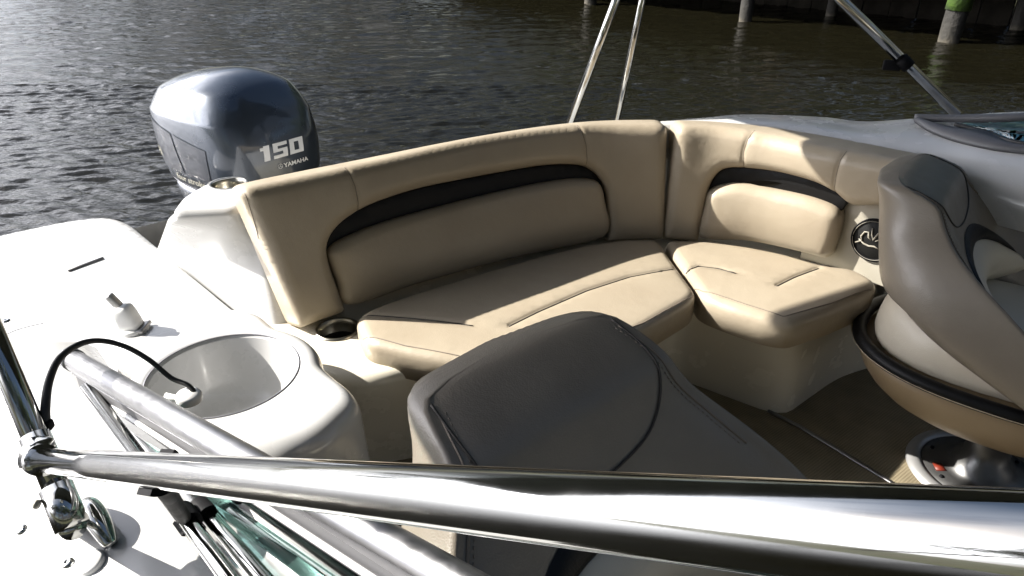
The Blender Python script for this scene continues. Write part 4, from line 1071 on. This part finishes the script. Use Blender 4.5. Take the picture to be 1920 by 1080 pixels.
pw = tag(empty('windshield', dep(1850, 250, 2.0)), 'port windshield with dark lower frame, at the upper right edge', 'windshield', 'windshield panels')
fr_lo = [dep(1712, 223, 2.200), dep(1745, 243, 2.120), dep(1790, 260, 2.050), dep(1850, 275, 1.980), dep(1925, 287, 1.920), dep(2200, 320, 1.750)]
fr_mid = [dep(1722, 222, 2.210), dep(1790, 238, 2.110), dep(1840, 243, 2.050), dep(1880, 258, 1.990), dep(1925, 270, 1.940), dep(2200, 300, 1.770)]
sh_ = sheet('lower_frame', [fr_lo, [a.lerp(b, .5) + Vector((0, -.006, .008)) for a, b in zip(fr_lo, fr_mid)], fr_mid], M['alu_paint'], None, n=40); local(sh_, pw); sh_.modifiers.new('thickness', 'SOLIDIFY').thickness = .012
gl0 = [dep(1800, 234, 2.120), dep(1850, 246, 2.060), dep(1925, 268, 1.950), dep(2200, 298, 1.780)]
gl1 = [dep(1806, 232, 2.120), dep(1850, 232, 2.080), dep(1925, 229, 2.000), dep(2200, 210, 1.850)]
g_ = sheet('glass', [gl0, gl1], M['glass'], None, n=24); local(g_, pw); g_.modifiers.new('thickness', 'SOLIDIFY').thickness = .005
v, f = tube(spline([dep(1790, 233, 2.115), dep(1850, 248, 2.050), dep(1925, 270, 1.935), dep(2200, 300, 1.770)], 6), .006, 10); local(add('gasket', v, f, M['rubber'], None), pw)
tp = [dep(1715, 221, 2.210), dep(1800, 222, 2.140), dep(1925, 219, 2.030), dep(2200, 200, 1.870)]
v, f = tube(spline(tp, 6), .012, 14); local(add('top_frame', v, f, M['alu_paint'], None), pw)

# ------------------------------------------------------------------ tether cord with cap
tc_ = tag(empty('tether_cord', dep(84, 798, .97)), 'black tether cord looping from the left strut to a white round cap', 'cord')
P = spline([dep(86, 800, .965), dep(85, 765, .97), dep(92, 715, 1.0), dep(112, 672, 1.03), dep(150, 645, 1.06), dep(190, 639, 1.08), dep(235, 650, 1.10), dep(280, 675, 1.11), dep(320, 708, 1.12), dep(352, 722, 1.12), dep(366, 738, 1.12)], 8)
v, f = tube(P, [.0065 - .0025 * min(1, i / 40) for i in range(len(P))], 10); local(add('cord', v, f, M['rubber'], None), tc_)
cpt = dep(355, 748, 1.12)
v, f = lathe([(.0005, .012), (.017, .011), (.0195, .007), (.0195, -.003), (.015, -.006)], 28, cpt); local(add('cap', v, f, M['white_plastic'], None), tc_)
v, f = tube([dep(310, 742, 1.12), dep(335, 748, 1.12), cpt], .005, 10); local(add('cap_strap', v, f, M['white_plastic'], None), tc_)
v, f = box(dep(78, 797, .965), .028, .014, .014, None, .003); local(add('end_fitting', v, f, M['black_plastic'], None), tc_)
